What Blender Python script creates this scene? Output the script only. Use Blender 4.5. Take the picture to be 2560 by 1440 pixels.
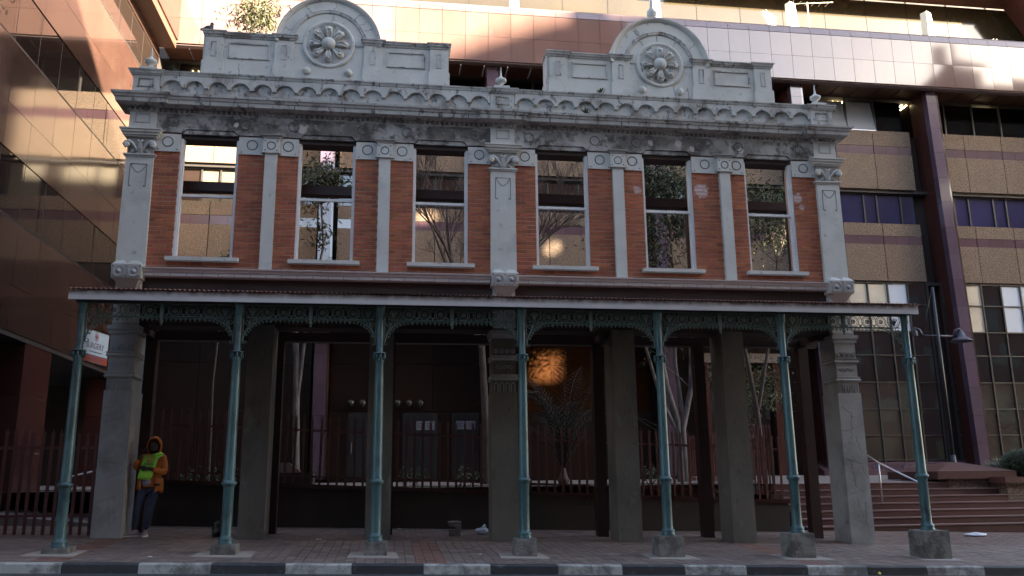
import bpy, math, random
from mathutils import Vector, Matrix
random.seed(7)
for o in list(bpy.data.objects): bpy.data.objects.remove(o, do_unlink=True)
sc = bpy.context.scene
C = sc.collection
PI = math.pi

# ---------------------------------------------------------------- camera
cam_d = bpy.data.cameras.new('camera'); cam = bpy.data.objects.new('camera', cam_d); C.objects.link(cam)
CP, CY, CR = 0.22177, 0.14261, -0.01071
fw = Vector((math.sin(CY)*math.cos(CP), math.cos(CY)*math.cos(CP), math.sin(CP)))
rt = Vector((math.cos(CY), -math.sin(CY), 0)); up = rt.cross(fw)
r2 = rt*math.cos(CR) + up*math.sin(CR); u2 = -rt*math.sin(CR) + up*math.cos(CR)
cam.matrix_world = Matrix(((r2.x, u2.x, -fw.x, -2.1918), (r2.y, u2.y, -fw.y, -16.3786), (r2.z, u2.z, -fw.z, 1.0781), (0, 0, 0, 1)))
cam_d.sensor_width = 36; cam_d.lens = 2144.385/2560*36; cam_d.clip_end = 2000
sc.camera = cam
# ---------------------------------------------------------------- sky, sun, exposure
SUN_AZ, SUN_EL = 130.0, 20.0          # compass from +Y clockwise; low afternoon sun behind the viewer's right
w = bpy.data.worlds.new('World'); sc.world = w; w.use_nodes = True
nt = w.node_tree; bg = nt.nodes['Background']
sky = nt.nodes.new('ShaderNodeTexSky'); sky.sky_type = 'NISHITA'; sky.sun_disc = False
sky.sun_elevation = math.radians(SUN_EL); sky.sun_rotation = math.radians(SUN_AZ)
sky.air_density = 1.0; sky.dust_density = 1.0; sky.ozone_density = 0.0
nt.links.new(sky.outputs[0], bg.inputs[0]); bg.inputs[1].default_value = 0.052
sun_d = bpy.data.lights.new('sun', 'SUN'); sun = bpy.data.objects.new('sun', sun_d); C.objects.link(sun)
sun_d.energy = 5.0; sun_d.angle = math.radians(0.45); sun_d.color = (1.0, 0.86, 0.63)
a, e = math.radians(SUN_AZ), math.radians(SUN_EL)
to_sun = Vector((math.sin(a)*math.cos(e), math.cos(a)*math.cos(e), math.sin(e)))
sun.rotation_euler = to_sun.to_track_quat('Z', 'Y').to_euler(); sun.location = to_sun*60
sc.view_settings.view_transform = 'Standard'; sc.view_settings.look = 'None'
sc.view_settings.exposure = 4.08; sc.view_settings.gamma = 1.0; sc.view_settings.use_curve_mapping = False
sc.render.engine = 'CYCLES'

# ---------------------------------------------------------------- helpers
def rgb(c): return (c[0], c[1], c[2], 1)
MATS = {}
def mat(name, c, c2=None, ns=3.0, rough=.75, isl=0.0, stain=None, bump=0.0, bs=30.0, ior=1.45, metal=0.0, fine=None, coat=0.0, stretch=1.0, spots=None, zdirt=None):
    """c/c2 mixed by noise; isl = brightness change piece by piece; stain=(colour, scale, lo, hi, amount)"""
    m = bpy.data.materials.new(name); m.use_nodes = True; MATS[name] = m
    n = m.node_tree.nodes; L = m.node_tree.links
    b = n['Principled BSDF']; b.inputs['Roughness'].default_value = rough; b.inputs['IOR'].default_value = ior
    b.inputs['Metallic'].default_value = metal
    if coat: b.inputs['Coat Weight'].default_value = coat; b.inputs['Coat Roughness'].default_value = .04
    geo = n.new('ShaderNodeNewGeometry'); mp = n.new('ShaderNodeMapping'); mp.inputs['Scale'].default_value = (1, 1, stretch)
    L.new(geo.outputs['Position'], mp.inputs['Vector'])
    def noise(scale, detail=5):
        t = n.new('ShaderNodeTexNoise'); t.inputs['Scale'].default_value = scale; t.inputs['Detail'].default_value = detail
        L.new(mp.outputs[0], t.inputs['Vector']); return t
    def ramp(src, lo, hi):
        r = n.new('ShaderNodeMapRange'); r.inputs[1].default_value = lo; r.inputs[2].default_value = hi; L.new(src, r.inputs[0]); return r.outputs[0]
    def mix(fac, A, B, mode='MIX'):
        x = n.new('ShaderNodeMix'); x.data_type = 'RGBA'; x.blend_type = mode
        if isinstance(fac, float): x.inputs[0].default_value = fac
        else: L.new(fac, x.inputs[0])
        for i, v in ((6, A), (7, B)):
            if isinstance(v, tuple): x.inputs[i].default_value = rgb(v)
            else: L.new(v, x.inputs[i])
        return x.outputs[2]
    col = None
    if c2: col = mix(ramp(noise(ns).outputs[0], .3, .7), tuple(c), tuple(c2))
    else: col = mix(0.0, tuple(c), tuple(c))
    if fine:   # (scale, strength) speckle
        f = ramp(noise(fine[0], 3).outputs[0], .35, .65); v = n.new('ShaderNodeMapRange'); v.inputs[3].default_value = 1-fine[1]; v.inputs[4].default_value = 1+fine[1]
        L.new(f, v.inputs[0]); hv = n.new('ShaderNodeHueSaturation'); L.new(v.outputs[0], hv.inputs['Value']); L.new(col, hv.inputs['Color']); col = hv.outputs[0]
    if isl:
        oi = n.new('ShaderNodeObjectInfo'); ad = n.new('ShaderNodeMath'); L.new(oi.outputs['Random'], ad.inputs[0]); L.new(geo.outputs['Random Per Island'], ad.inputs[1])
        fr = n.new('ShaderNodeMath'); fr.operation = 'FRACT'; L.new(ad.outputs[0], fr.inputs[0])
        v = n.new('ShaderNodeMapRange'); v.inputs[3].default_value = 1-isl; v.inputs[4].default_value = 1+isl; L.new(fr.outputs[0], v.inputs[0])
        hv = n.new('ShaderNodeHueSaturation'); L.new(v.outputs[0], hv.inputs['Value']); L.new(col, hv.inputs['Color'])
        h2 = n.new('ShaderNodeMapRange'); h2.inputs[3].default_value = .5-isl*.03; h2.inputs[4].default_value = .5+isl*.03
        m3 = n.new('ShaderNodeMath'); m3.operation = 'MULTIPLY'; m3.inputs[1].default_value = 7.13; L.new(fr.outputs[0], m3.inputs[0])
        m4 = n.new('ShaderNodeMath'); m4.operation = 'FRACT'; L.new(m3.outputs[0], m4.inputs[0]); L.new(m4.outputs[0], h2.inputs[0]); L.new(h2.outputs[0], hv.inputs['Hue'])
        col = hv.outputs[0]
    for s in (stain or []):
        sc_, ssz, lo, hi, am = s
        t = noise(ssz, 8); t.inputs['Roughness'].default_value = .65
        k = n.new('ShaderNodeMath'); k.operation = 'MULTIPLY'; k.inputs[1].default_value = am; L.new(ramp(t.outputs[0], lo, hi), k.inputs[0])
        col = mix(k.outputs[0], col, tuple(sc_))
    if zdirt:   # grime band that follows a height: (z0, z1, colour, amount) full at z1
        sp = n.new('ShaderNodeSeparateXYZ'); L.new(geo.outputs['Position'], sp.inputs[0])
        f = ramp(sp.outputs[2], zdirt[0], zdirt[1]); t = noise(9.0, 6)
        k = n.new('ShaderNodeMath'); k.operation = 'MULTIPLY'; L.new(f, k.inputs[0]); L.new(ramp(t.outputs[0], .2, .6), k.inputs[1])
        k2 = n.new('ShaderNodeMath'); k2.operation = 'MULTIPLY'; k2.inputs[1].default_value = zdirt[3]; L.new(k.outputs[0], k2.inputs[0])
        col = mix(k2.outputs[0], col, tuple(zdirt[2]))
    for (px, pz, pr, pc) in (spots or []):   # patches with a place of their own (peeling, efflorescence)
        sp = n.new('ShaderNodeVectorMath'); sp.operation = 'DISTANCE'; cx = n.new('ShaderNodeVectorMath'); cx.operation = 'MULTIPLY'
        cx.inputs[1].default_value = (1, 0, 1); L.new(geo.outputs['Position'], cx.inputs[0]); L.new(cx.outputs[0], sp.inputs[0]); sp.inputs[1].default_value = (px, 0, pz)
        t = noise(14.0, 6); ad = n.new('ShaderNodeMath'); ad.operation = 'MULTIPLY_ADD'; ad.inputs[1].default_value = pr*1.6
        L.new(t.outputs[0], ad.inputs[0]); L.new(sp.outputs['Value'], ad.inputs[2])
        col = mix(ramp(ad.outputs[0], pr*1.75, pr*1.45), col, tuple(pc))
    L.new(col, b.inputs['Base Color'])
    if bump:
        bn = n.new('ShaderNodeBump'); bn.inputs['Strength'].default_value = bump; bn.inputs['Distance'].default_value = .02
        L.new(noise(bs, 4).outputs[0], bn.inputs['Height']); L.new(bn.outputs[0], b.inputs['Normal'])
    return m

class MB:
    def __init__(s): s.v = []; s.f = []; s.sm = []
    def add(s, vs, fs, smooth=False):
        k = len(s.v); s.v += [tuple(p) for p in vs]; s.f += [tuple(i+k for i in f) for f in fs]; s.sm += [smooth]*len(fs); return s
    def box(s, x0, x1, y0, y1, z0, z1):
        if x0 > x1: x0, x1 = x1, x0
        return s.add([(x0,y0,z0),(x1,y0,z0),(x1,y1,z0),(x0,y1,z0),(x0,y0,z1),(x1,y0,z1),(x1,y1,z1),(x0,y1,z1)],
                     [(0,3,2,1),(4,5,6,7),(0,1,5,4),(1,2,6,5),(2,3,7,6),(3,0,4,7)])
    def hexa(s, lo, hi):      # two quads (4 pts each), lower and upper
        return s.add(list(lo)+list(hi), [(0,3,2,1),(4,5,6,7),(0,1,5,4),(1,2,6,5),(2,3,7,6),(3,0,4,7)])
    def prism(s, pts, y0, y1, smooth=False):   # polygon in XZ (counter-clockwise seen from -Y), extruded along Y
        n = len(pts); vs = [(p[0], y0, p[1]) for p in pts]+[(p[0], y1, p[1]) for p in pts]
        s.add(vs, [tuple(range(n)), tuple(range(2*n-1, n-1, -1))])
        return s.add(vs, [(i, i+n, (i+1) % n+n, (i+1) % n) for i in range(n)], smooth)
    def prism_x(s, pts, x0, x1):               # polygon in YZ extruded along X
        n = len(pts); vs = [(x0, p[0], p[1]) for p in pts]+[(x1, p[0], p[1]) for p in pts]
        return s.add(vs, [tuple(range(n-1, -1, -1)), tuple(range(n, 2*n))]+[(i, (i+1) % n, (i+1) % n+n, i+n) for i in range(n)])
    def lathe(s, prof, c, seg=16, axis='z', smooth=True, arc=2*PI, a0=0):
        vs = []; m = len(prof); full = abs(arc-2*PI) < 1e-6; cnt = seg if full else seg+1
        for j in range(cnt):
            t = a0+arc*j/seg
            for r, h in prof:
                if axis == 'z': vs.append((c[0]+r*math.cos(t), c[1]+r*math.sin(t), c[2]+h))
                elif axis == 'y': vs.append((c[0]+r*math.cos(t), c[1]-h, c[2]+r*math.sin(t)))   # h goes towards -Y
                else: vs.append((c[0]+h, c[1]+r*math.cos(t), c[2]+r*math.sin(t)))
        fs = []
        for j in range(seg):
            k = (j+1) % cnt
            for i in range(m-1): fs.append((j*m+i, k*m+i, k*m+i+1, j*m+i+1))
        return s.add(vs, fs, smooth)
    def tube(s, pts, r, seg=6, smooth=True, caps=True):
        pts = [Vector(p) for p in pts]; n = len(pts); rs = r if isinstance(r, (list, tuple)) else [r]*n
        vs = []; ref = None
        for i in range(n):
            t = (pts[min(i+1, n-1)]-pts[max(i-1, 0)])
            t = t.normalized() if t.length > 1e-9 else Vector((0, 0, 1))
            if ref is None: ref = t.orthogonal().normalized()
            else:
                ref = ref-t*ref.dot(t); ref = ref.normalized() if ref.length > 1e-6 else t.orthogonal().normalized()
            bn = t.cross(ref)
            for j in range(seg):
                q = 2*PI*j/seg+PI/4; vs.append(pts[i]+(ref*math.cos(q)+bn*math.sin(q))*rs[i])
        fs = [(i*seg+j, i*seg+(j+1) % seg, (i+1)*seg+(j+1) % seg, (i+1)*seg+j) for i in range(n-1) for j in range(seg)]
        if caps: fs += [tuple(range(seg-1, -1, -1)), tuple(range((n-1)*seg, n*seg))]
        return s.add(vs, fs, smooth)
    def ball(s, c, r, seg=12, rings=8, sc=(1, 1, 1)):
        vs = []; fs = []
        for i in range(rings+1):
            p = PI*i/rings
            for j in range(seg):
                q = 2*PI*j/seg; vs.append((c[0]+r*sc[0]*math.sin(p)*math.cos(q), c[1]+r*sc[1]*math.sin(p)*math.sin(q), c[2]+r*sc[2]*math.cos(p)))
        for i in range(rings):
            for j in range(seg): fs.append((i*seg+j, (i+1)*seg+j, (i+1)*seg+(j+1) % seg, i*seg+(j+1) % seg))
        return s.add(vs, fs, True)
    def sweep(s, path, prof, smooth=False):
        """plan polyline path [(x,y)] with outward side on the right hand; closed profile [(out,z)]"""
        n = len(path); m = len(prof); vs = []
        for i in range(n):
            p = Vector(path[i]); ns = []
            for a_, b_ in ((i-1, i), (i, i+1)):
                if 0 <= a_ and b_ < n:
                    t = (Vector(path[b_])-Vector(path[a_])).normalized(); ns.append(Vector((t.y, -t.x)))
            mi = ns[0] if len(ns) == 1 else (ns[0]+ns[1])/(1+ns[0].dot(ns[1]))
            for o_, z in prof: vs.append((p.x+mi.x*o_, p.y+mi.y*o_, z))
        fs = []
        for i in range(n-1):
            for j in range(m):
                k = (j+1) % m; fs.append((i*m+j, i*m+k, (i+1)*m+k, (i+1)*m+j))
        fs += [tuple(range(m)), tuple(range(n*m-1, (n-1)*m-1, -1))]
        return s.add(vs, fs, smooth)
    def mesh(s, name, m=None):
        me = bpy.data.meshes.new(name); me.from_pydata(s.v, [], s.f); me.polygons.foreach_set('use_smooth', s.sm)
        if m: me.materials.append(MATS[m] if isinstance(m, str) else m)
        me.update(); return me
    def build(s, name, m, parent=None, label=None, kind=None):
        o = bpy.data.objects.new(name, s.mesh(name, m)); C.objects.link(o); o.parent = parent
        if label: o['label'] = label
        if kind: o['kind'] = kind
        return o
def link(name, me, parent=None, loc=(0, 0, 0), scale=(1, 1, 1), rot=(0, 0, 0)):
    o = bpy.data.objects.new(name, me); C.objects.link(o); o.parent = parent; o.location = loc; o.scale = scale; o.rotation_euler = rot; return o
def tag(o, label, cat, group=None):
    o['label'] = label; o['category'] = cat
    if group: o['group'] = group
    return o
def thing(name, label, cat, group=None, loc=(0, 0, 0)):
    o = bpy.data.objects.new(name, None); C.objects.link(o); o.location = loc; o.empty_display_size = .2; return tag(o, label, cat, group)
def struct(o): o['kind'] = 'structure'; return o
def unit_box(name, m, bev=0.0):
    b = MB().box(-.5, .5, -.5, .5, -.5, .5); return b.mesh(name, m)
def copy_tree(o, parent=None):
    c_ = o.copy(); C.objects.link(c_); c_.parent = parent
    for ch in list(o.children): copy_tree(ch, c_)
    return c_
def text(name, s, size, m, parent, loc, rot, ext=.002, align='CENTER', sx=1.0, bold=0.0):
    cu = bpy.data.curves.new(name, 'FONT'); cu.body = s; cu.size = size; cu.align_x = align; cu.extrude = ext; cu.offset = bold
    t = bpy.data.objects.new(name, cu); C.objects.link(t); bpy.context.view_layer.update()
    me = bpy.data.meshes.new_from_object(t.evaluated_get(bpy.context.evaluated_depsgraph_get())); bpy.data.objects.remove(t, do_unlink=True)
    me.materials.clear(); me.materials.append(MATS[m]); o = link(name, me, parent, loc, (sx, 1, 1), rot); return o
def gz(x, y): return -0.0265*x+0.037*y      # pavement surface, falling to the right and towards the kerb

# ---------------------------------------------------------------- materials
DARKST = (.07, .065, .055)
mat('plaster', (.50, .488, .452), (.43, .42, .39), 2.2, .7, stain=[((.30, .285, .26), 1.5, .52, .66, .5), ((.13, .115, .10), 6.5, .60, .68, .55)], bump=.12, bs=25)
mat('plaster_weathered', (.45, .44, .415), (.35, .342, .325), 2.0, .75, stain=[((.15, .13, .11), 2.2, .50, .62, .7), ((.045, .038, .032), 7.0, .55, .62, .75)], bump=.25, bs=18, stretch=.7)
mat('plaster_grimy', (.40, .39, .37), (.27, .26, .245), 1.3, .8, stain=[((.085, .072, .062), .9, .42, .56, .85), ((.045, .038, .033), 4.2, .50, .58, .8), ((.42, .41, .40), 6.5, .58, .64, .5)], bump=.3, bs=16,
    spots=[(-4.02, 7.97, .11, (.40, .36, .33)), (3.15, 8.02, .07, (.40, .36, .34)), (3.75, 8.03, .09, (.40, .35, .33)), (4.05, 7.93, .07, (.4, .36, .34)), (5.15, 7.93, .07, (.45, .42, .4)), (-5.3, 8.0, .06, (.5, .47, .45))])
mat('plaster_pillar', (.36, .35, .34), (.29, .28, .275), 1.8, .8, stain=[((.12, .11, .10), 1.2, .5, .72, .7), (DARKST, 3.5, .6, .72, .55), ((.45, .45, .46), 2.1, .6, .75, .5)], bump=.2, bs=20)
mat('crack', (.13, .115, .10), rough=.9)
mat('ring_line', (.09, .09, .09), rough=.9)
mat('brick', (.33, .096, .040), (.245, .068, .030), 6, .8, isl=.24, stain=[((.09, .034, .025), 1.3, .54, .70, .5), ((.05, .025, .02), 7.0, .62, .70, .5)], bump=.2, bs=60,
    spots=[(4.22, 7.02, .19, (.50, .36, .33)), (6.36, 6.92, .13, (.46, .33, .31)), (2.83, 6.98, .10, (.45, .31, .28)), (6.45, 6.72, .08, (.42, .3, .28))])
mat('mortar', (.42, .28, .22), (.33, .21, .165), 5, .9)
mat('plaster_shaded', (.150, .134, .116), (.098, .088, .077), 1.3, .85, stain=[((.055, .049, .043), 1.1, .50, .66, .6), ((.24, .226, .206), 2.6, .58, .68, .4), ((.035, .031, .028), 6.0, .60, .67, .5)], bump=.45, bs=14, stretch=.6)  # darker pillar plaster: veranda shade put into the base colour, stains on top
mat('frame_paint', (.62, .61, .60), (.54, .53, .52), 4, .6, stain=[((.25, .22, .2), 5, .62, .75, .5)])
mat('teal', (.070, .128, .130), (.052, .10, .104), 3, .36, stain=[((.018, .024, .026), 2.6, .52, .66, .85), ((.4, .4, .4), 9, .70, .74, .6)], stretch=.5, bump=.05, bs=40)
mat('teal_lace', (.085, .108, .088), (.062, .082, .068), 6, .55)
mat('steel_brown', (.040, .0155, .0135), (.031, .012, .011), 2, .5)
mat('fascia_white', (.56, .51, .50), (.48, .44, .43), 2, .6, stretch=.5, zdirt=(4.0, 4.09, (.11, .06, .04), .95))
mat('roof_sheet', (.22, .085, .065), (.16, .06, .05), 3, .6, stain=[((.4, .3, .28), 6, .6, .72, .5)])
mat('lintel_dark', (.060, .040, .034), (.045, .030, .027), 2, .8)
mat('granite_red', (.056, .030, .023), (.045, .0235, .0185), 1.5, .10, isl=.13, fine=(120, .18), ior=2.1)
mat('granite_fascia', (.145, .084, .072), (.122, .070, .061), 1.2, .07, isl=.10, fine=(90, .12), ior=1.85, stain=[((.33, .22, .22), 2.0, .6, .8, .25)], stretch=.5)
mat('granite_purple', (.095, .05, .062), (.078, .042, .052), 1.0, .13, isl=.12, fine=(100, .15), ior=2.0)
mat('granite_fin', (.085, .055, .080), (.07, .046, .066), 1.0, .14, isl=.10, fine=(100, .15), ior=1.8)
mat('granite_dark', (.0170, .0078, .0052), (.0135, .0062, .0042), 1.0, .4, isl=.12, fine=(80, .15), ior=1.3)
mat('granite_sunpatch', (.033, .0108, .0024), (.027, .0088, .0020), 1.0, .5, isl=.10, fine=(80, .15), ior=1.12)  # orange copy of the wall granite, sun patch warmth put into its colour
mat('granite_side', (.060, .021, .017), (.046, .017, .014), 1.0, .25, isl=.08)
mat('joint', (.03, .022, .02), rough=.9)
mat('joint_pale', (.16, .12, .125), rough=.8)
mat('aggregate', (.165, .114, .080), (.135, .094, .067), 3, .85, isl=.07, fine=(21, .5), bump=.5, bs=60, stain=[((.16, .11, .08), 1.0, .6, .85, .35)])
mat('soffit', (.09, .036, .020), (.07, .028, .017), 2, .6)
mat('soffit_dark', (.035, .026, .024), rough=.8)
mat('mullion', (.03, .026, .025), rough=.45)
mat('cream_panel', (.13, .105, .07), (.10, .08, .055), .8, .6)
mat('glass_bronze', (.018, .012, .010), rough=.03, ior=1.85)
mat('glass_dark', (.012, .011, .012), rough=.03, ior=1.6)
mat('glass_gold', (.050, .037, .018), (.038, .028, .015), .6, .10, ior=1.8)
mat('glass_street_tint', (.050, .042, .032), (.025, .021, .017), .7, .04, ior=1.75)  # beige base imitates the street reflected in the lower panes
mat('glass_blue', (.030, .028, .085), (.02, .019, .05), .5, .05, ior=1.6)
mat('blind', (.62, .58, .52), (.5, .47, .42), .8, .6)
mat('pane_sky_pale', (.48, .52, .58), rough=.6)  # flat pale tone standing in for sky reflected in the panes
mat('curtain', (.62, .55, .42), (.40, .35, .28), .9, .7)
mat('white_panel', (.72, .62, .58), (.66, .56, .52), 1, .4)
mat('concrete', (.22, .20, .18), (.15, .135, .12), 4, .9, stain=[((.07, .058, .05), 4, .46, .6, .75), ((.34, .31, .28), 7, .58, .66, .5)], bump=.7, bs=30)
mat('concrete_pad', (.36, .30, .26), (.28, .235, .2), 4, .9, bump=.2)
mat('paver_grey', (.20, .145, .122), (.15, .108, .094), 3, .7, isl=.18, stain=[((.07, .06, .06), 1.2, .52, .75, .5)], bump=.15, bs=50)
mat('paver_red', (.21, .105, .08), (.165, .085, .066), 4, .75, isl=.15, stain=[((.1, .06, .05), 2, .5, .75, .4)])
mat('paver_brown', (.16, .10, .08), (.115, .075, .06), 3, .8, isl=.16)
mat('paver_joint', (.045, .038, .034), rough=.95)
mat('kerb_white', (.44, .41, .37), (.36, .335, .305), 3, .75, stain=[((.07, .062, .056), 2.2, .48, .60, .8), ((.16, .145, .13), 9, .52, .62, .65)], bump=.3, bs=30)
mat('kerb_black', (.028, .027, .029), (.045, .042, .041), 3, .55, stain=[((.15, .135, .12), 5, .58, .68, .55)], bump=.2)
mat('asphalt', (.05, .05, .052), (.04, .04, .042), 3, .85, fine=(150, .3), bump=.3, bs=120)
mat('earth', (.10, .08, .06), (.07, .055, .045), 1, .95)
mat('terrace_tile', (.20, .16, .14), (.16, .13, .115), 1.5, .9)
mat('tread_skylit', (.24, .145, .13), (.20, .12, .108), 1.5, .7, isl=.08)  # paler than the risers: sky light on the treads put into the colour
mat('step_tile', (.105, .046, .039), (.085, .036, .031), 1.5, .45, isl=.10, fine=(100, .15))
mat('fence_steel', (.115, .036, .03), (.09, .03, .026), 4, .5)
mat('low_wall', (.055, .042, .036), (.04, .031, .028), 1.5, .85, bump=.2)
mat('rail_steel', (.55, .54, .53), rough=.3, metal=.8)
mat('iron_black', (.018, .016, .020), rough=.45)
mat('lamp_shade', (.045, .04, .055), rough=.4)
mat('globe_glass', (.05, .045, .04), rough=.12)
mat('paper', (.16, .16, .19), rough=.7)
mat('ink', (.05, .05, .06), rough=.8)
mat('door_dark', (.016, .017, .019), rough=.35)
mat('bark_pale', (.17, .145, .135), (.05, .039, .034), 7, .85, stretch=.35, bump=.3, bs=20)
mat('bark_dark', (.085, .06, .05), (.05, .036, .03), 8, .9, stretch=.4)
mat('leaf_green', (.045, .060, .018), (.03, .044, .014), 3, .6, isl=.35)
mat('leaf_olive', (.070, .075, .020), (.045, .055, .016), 3, .6, isl=.35)
mat('leaf_warm', (.040, .042, .010), (.028, .032, .009), 3, .6, isl=.4)
mat('palm_leaf', (.012, .013, .009), (.008, .009, .007), 3, .8, isl=.25)
mat('sign_white', (.72, .75, .78), (.62, .66, .70), 5, .5)
mat('sign_red', (.55, .085, .04), rough=.5)
mat('sign_text', (.20, .10, .12), rough=.6)
mat('cross_red', (.50, .05, .06), rough=.5)
mat('jacket', (.52, .155, .025), (.42, .115, .02), 7, .75, bump=.5, bs=14)
mat('hivis', (.34, .72, .06), (.24, .55, .05), 6, .55)
mat('jeans', (.045, .055, .095), (.028, .035, .06), 5, .85, bump=.3, bs=25)
mat('tshirt', (.26, .25, .34), rough=.8)
mat('skin', (.035, .020, .014), (.028, .016, .012), 6, .55)
mat('glove', (.016, .014, .015), rough=.7)
mat('shoe', (.33, .27, .26), (.2, .16, .16), 9, .7)
mat('sole', (.6, .6, .6), rough=.6)
mat('black_bag', (.02, .019, .02), rough=.35)
mat('white_bag', (.62, .62, .66), rough=.35)
mat('stone', (.24, .18, .16), (.16, .125, .11), 6, .85, isl=.2, bump=.3)
mat('pigeon_feather', (.03, .032, .04), rough=.6)
mat('dish_white', (.75, .70, .62), rough=.4)
mat('tower_brick', (.16, .07, .055), (.12, .055, .045), .5, .8)
mat('tower_glass', (.03, .035, .04), rough=.1, ior=1.6)
mat('street_brown', (.14, .10, .09), (.11, .08, .075), 1, .8)
mat('leaf_yellow', (.55, .42, .04), rough=.7)
mat('hedge_leaf', (.045, .065, .025), (.03, .045, .018), 5, .7, isl=.3)
def emit(name, c, s):
    m = bpy.data.materials.new(name); m.use_nodes = True; MATS[name] = m; b = m.node_tree.nodes['Principled BSDF']
    b.inputs['Base Color'].default_value = rgb(c); b.inputs['Emission Color'].default_value = rgb(c); b.inputs['Emission Strength'].default_value = s
emit('tube_light', (1, .80, .42), 1.1)
def clear_glass(name, tint):
    m = bpy.data.materials.new(name); m.use_nodes = True; MATS[name] = m; n = m.node_tree.nodes; L = m.node_tree.links
    b = n['Principled BSDF']; b.inputs['Base Color'].default_value = rgb((.01, .01, .01)); b.inputs['Roughness'].default_value = .02; b.inputs['IOR'].default_value = 1.7
    t = n.new('ShaderNodeBsdfTransparent'); t.inputs[0].default_value = rgb(tint); x = n.new('ShaderNodeMixShader')
    fr = n.new('ShaderNodeFresnel'); fr.inputs[0].default_value = 1.7
    mr = n.new('ShaderNodeMapRange'); mr.inputs[3].default_value = .25; mr.inputs[4].default_value = 1; L.new(fr.outputs[0], mr.inputs[0])
    L.new(mr.outputs[0], x.inputs[0]); L.new(t.outputs[0], x.inputs[1]); L.new(b.outputs[0], x.inputs[2]); L.new(x.outputs[0], n['Material Output'].inputs[0])
clear_glass('glass_clear', (.7, .68, .66))
mat('glass_sky_white', (.36, .38, .42), rough=.02, ior=3.2)  # pale base colour stands for the sky reflected in the tilted panes
# ================================================================ SETTING
def sheet(x0, x1, ys, f, nx=2):
    b = MB(); xs = [x0+(x1-x0)*i/nx for i in range(nx+1)]
    vs = [(x, y, f(x, y)) for y in ys for x in xs]; n = nx+1
    return b.add(vs, [(j*n+i, j*n+i+1, (j+1)*n+i+1, (j+1)*n+i) for j in range(len(ys)-1) for i in range(nx)])
struct(sheet(-500, 500, [-500, 500], lambda x, y: -3.0).build('ground', 'earth'))
struct(sheet(-70, 70, [-13.5, -3.36], lambda x, y: -.0265*x-.255+.012*(y+3.36)*(-1 if y > -8 else 1)*0, 2).build('road', 'asphalt'))
struct(sheet(-70, 70, [-60, -13.5], lambda x, y: -.0265*x-.13).build('far_pavement', 'concrete'))
# kerb: painted stones
kerb = struct(sheet(-45, 45, [-3.38, -3.24], lambda x, y: gz(x, -3.25)-.05, 4).build('kerb', 'concrete'))
kx = [-7.55, -6.575, -5.579, -4.608, -3.6, -2.677, -1.659, -.684, .312, 1.286, 2.249, 3.219, 4.202, 5.178, 6.173]
while kx[0] > -12: kx.insert(0, kx[0]-.98)
while kx[-1] < 13: kx.append(kx[-1]+.98)
base_i = kx.index(-5.579)
for i in range(len(kx)-1):
    x0, x1 = kx[i]+.004, kx[i+1]-.004; b = MB(); top = []
    pr = [(-3.40, -.14), (-3.385, -.02), (-3.37, -.004), (-3.35, 0), (-3.24, 0), (-3.24, -.14)]
    vs = []
    for x in (x0, x1):
        for (y, dz) in pr: vs.append((x, y, gz(x, -3.25)+dz))
    n = len(pr); b.add(vs, [tuple(range(n)), tuple(range(2*n-1, n-1, -1))]+[(j, j+n, (j+1) % n+n, (j+1) % n) for j in range(n)])
    b.build('kerb_stone', 'kerb_white' if (i-base_i) % 2 == 0 else 'kerb_black', kerb)
# pavement with its pavers
pav = struct(sheet(-45, 45, [-3.24, 2.95], lambda x, y: gz(x, y)-.014, 2).build('pavement', 'paver_joint'))
BLOCKS = [(-7.04, .37), (-4.64, .37), (-2.365, .36), (0.005, .36), (2.39, .42), (4.65, .42), (7.04, .48)]
pm = {k: unit_box('paver', k) for k in ('paver_grey', 'paver_red')}
cand = []
x = -9.75
while x < 11.6:
    red = (-1.78 < x < -1.35) or (4.28 < x < 4.72) or (-7.2 < x < -6.77)
    off = random.random()*.2; y = -3.235
    first = True
    while y < -.12:
        ln = .2 if not first else .06+off*.7; first = False
        y1 = min(y+ln, -.1)
        if y1-y > .03:
            blocked = any(abs(x+.0725-bx) < s/2-.01 and -2.42 < (y+y1)/2 < -2.0 for bx, s in BLOCKS)
            if not blocked: cand.append((x, y, y1, red))
        y = y1
    x += .148
cand.sort(key=lambda c: (c[0]+2.2)**2+((c[1]+c[2])/2+16.4)**2)
rx, ry = math.atan(.037), math.atan(.0265)
jg, jr = MB(), MB()
for i, (x, y, y1, red) in enumerate(cand):
    cx, cy = x+.0725, (y+y1)/2; h = random.uniform(-.0025, .0025)
    if i < 300:
        link('paver', pm['paver_red' if red else 'paver_grey'], pav, (cx, cy, gz(cx, cy)-.02+h), (.139, y1-y-.008, .04), (rx+random.uniform(-.006, .006), ry+random.uniform(-.01, .01), 0))
    else:
        b = jr if red else jg; a0, a1, b0, b1 = x+.003, x+.142, y+.004, y1-.004
        cs = [(a0, b0), (a1, b0), (a1, b1), (a0, b1)]
        b.hexa([(p, q, gz(p, q)-.03) for p, q in cs], [(p, q, gz(p, q)+h) for p, q in cs])
jg.build('grey_pavers', 'paver_grey', pav, kind='stuff'); jr.build('red_pavers', 'paver_red', pav, kind='stuff')
jb = MB(); y = -.095; row = 0
while y < 2.85:
    x = -10.2+(row % 2)*.11
    while x < (22 if y > .1 else 22):
        a0, a1, b0, b1 = x+.003, x+.217, y+.003, y+.107; cs = [(a0, b0), (a1, b0), (a1, b1), (a0, b1)]; h = random.uniform(-.003, .002)
        jb.hexa([(p, q, gz(p, q)-.03) for p, q in cs], [(p, q, gz(p, q)+h) for p, q in cs]); x += .22
    y += .11; row += 1
jb.build('brown_pavers', 'paver_brown', pav, kind='stuff')
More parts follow.
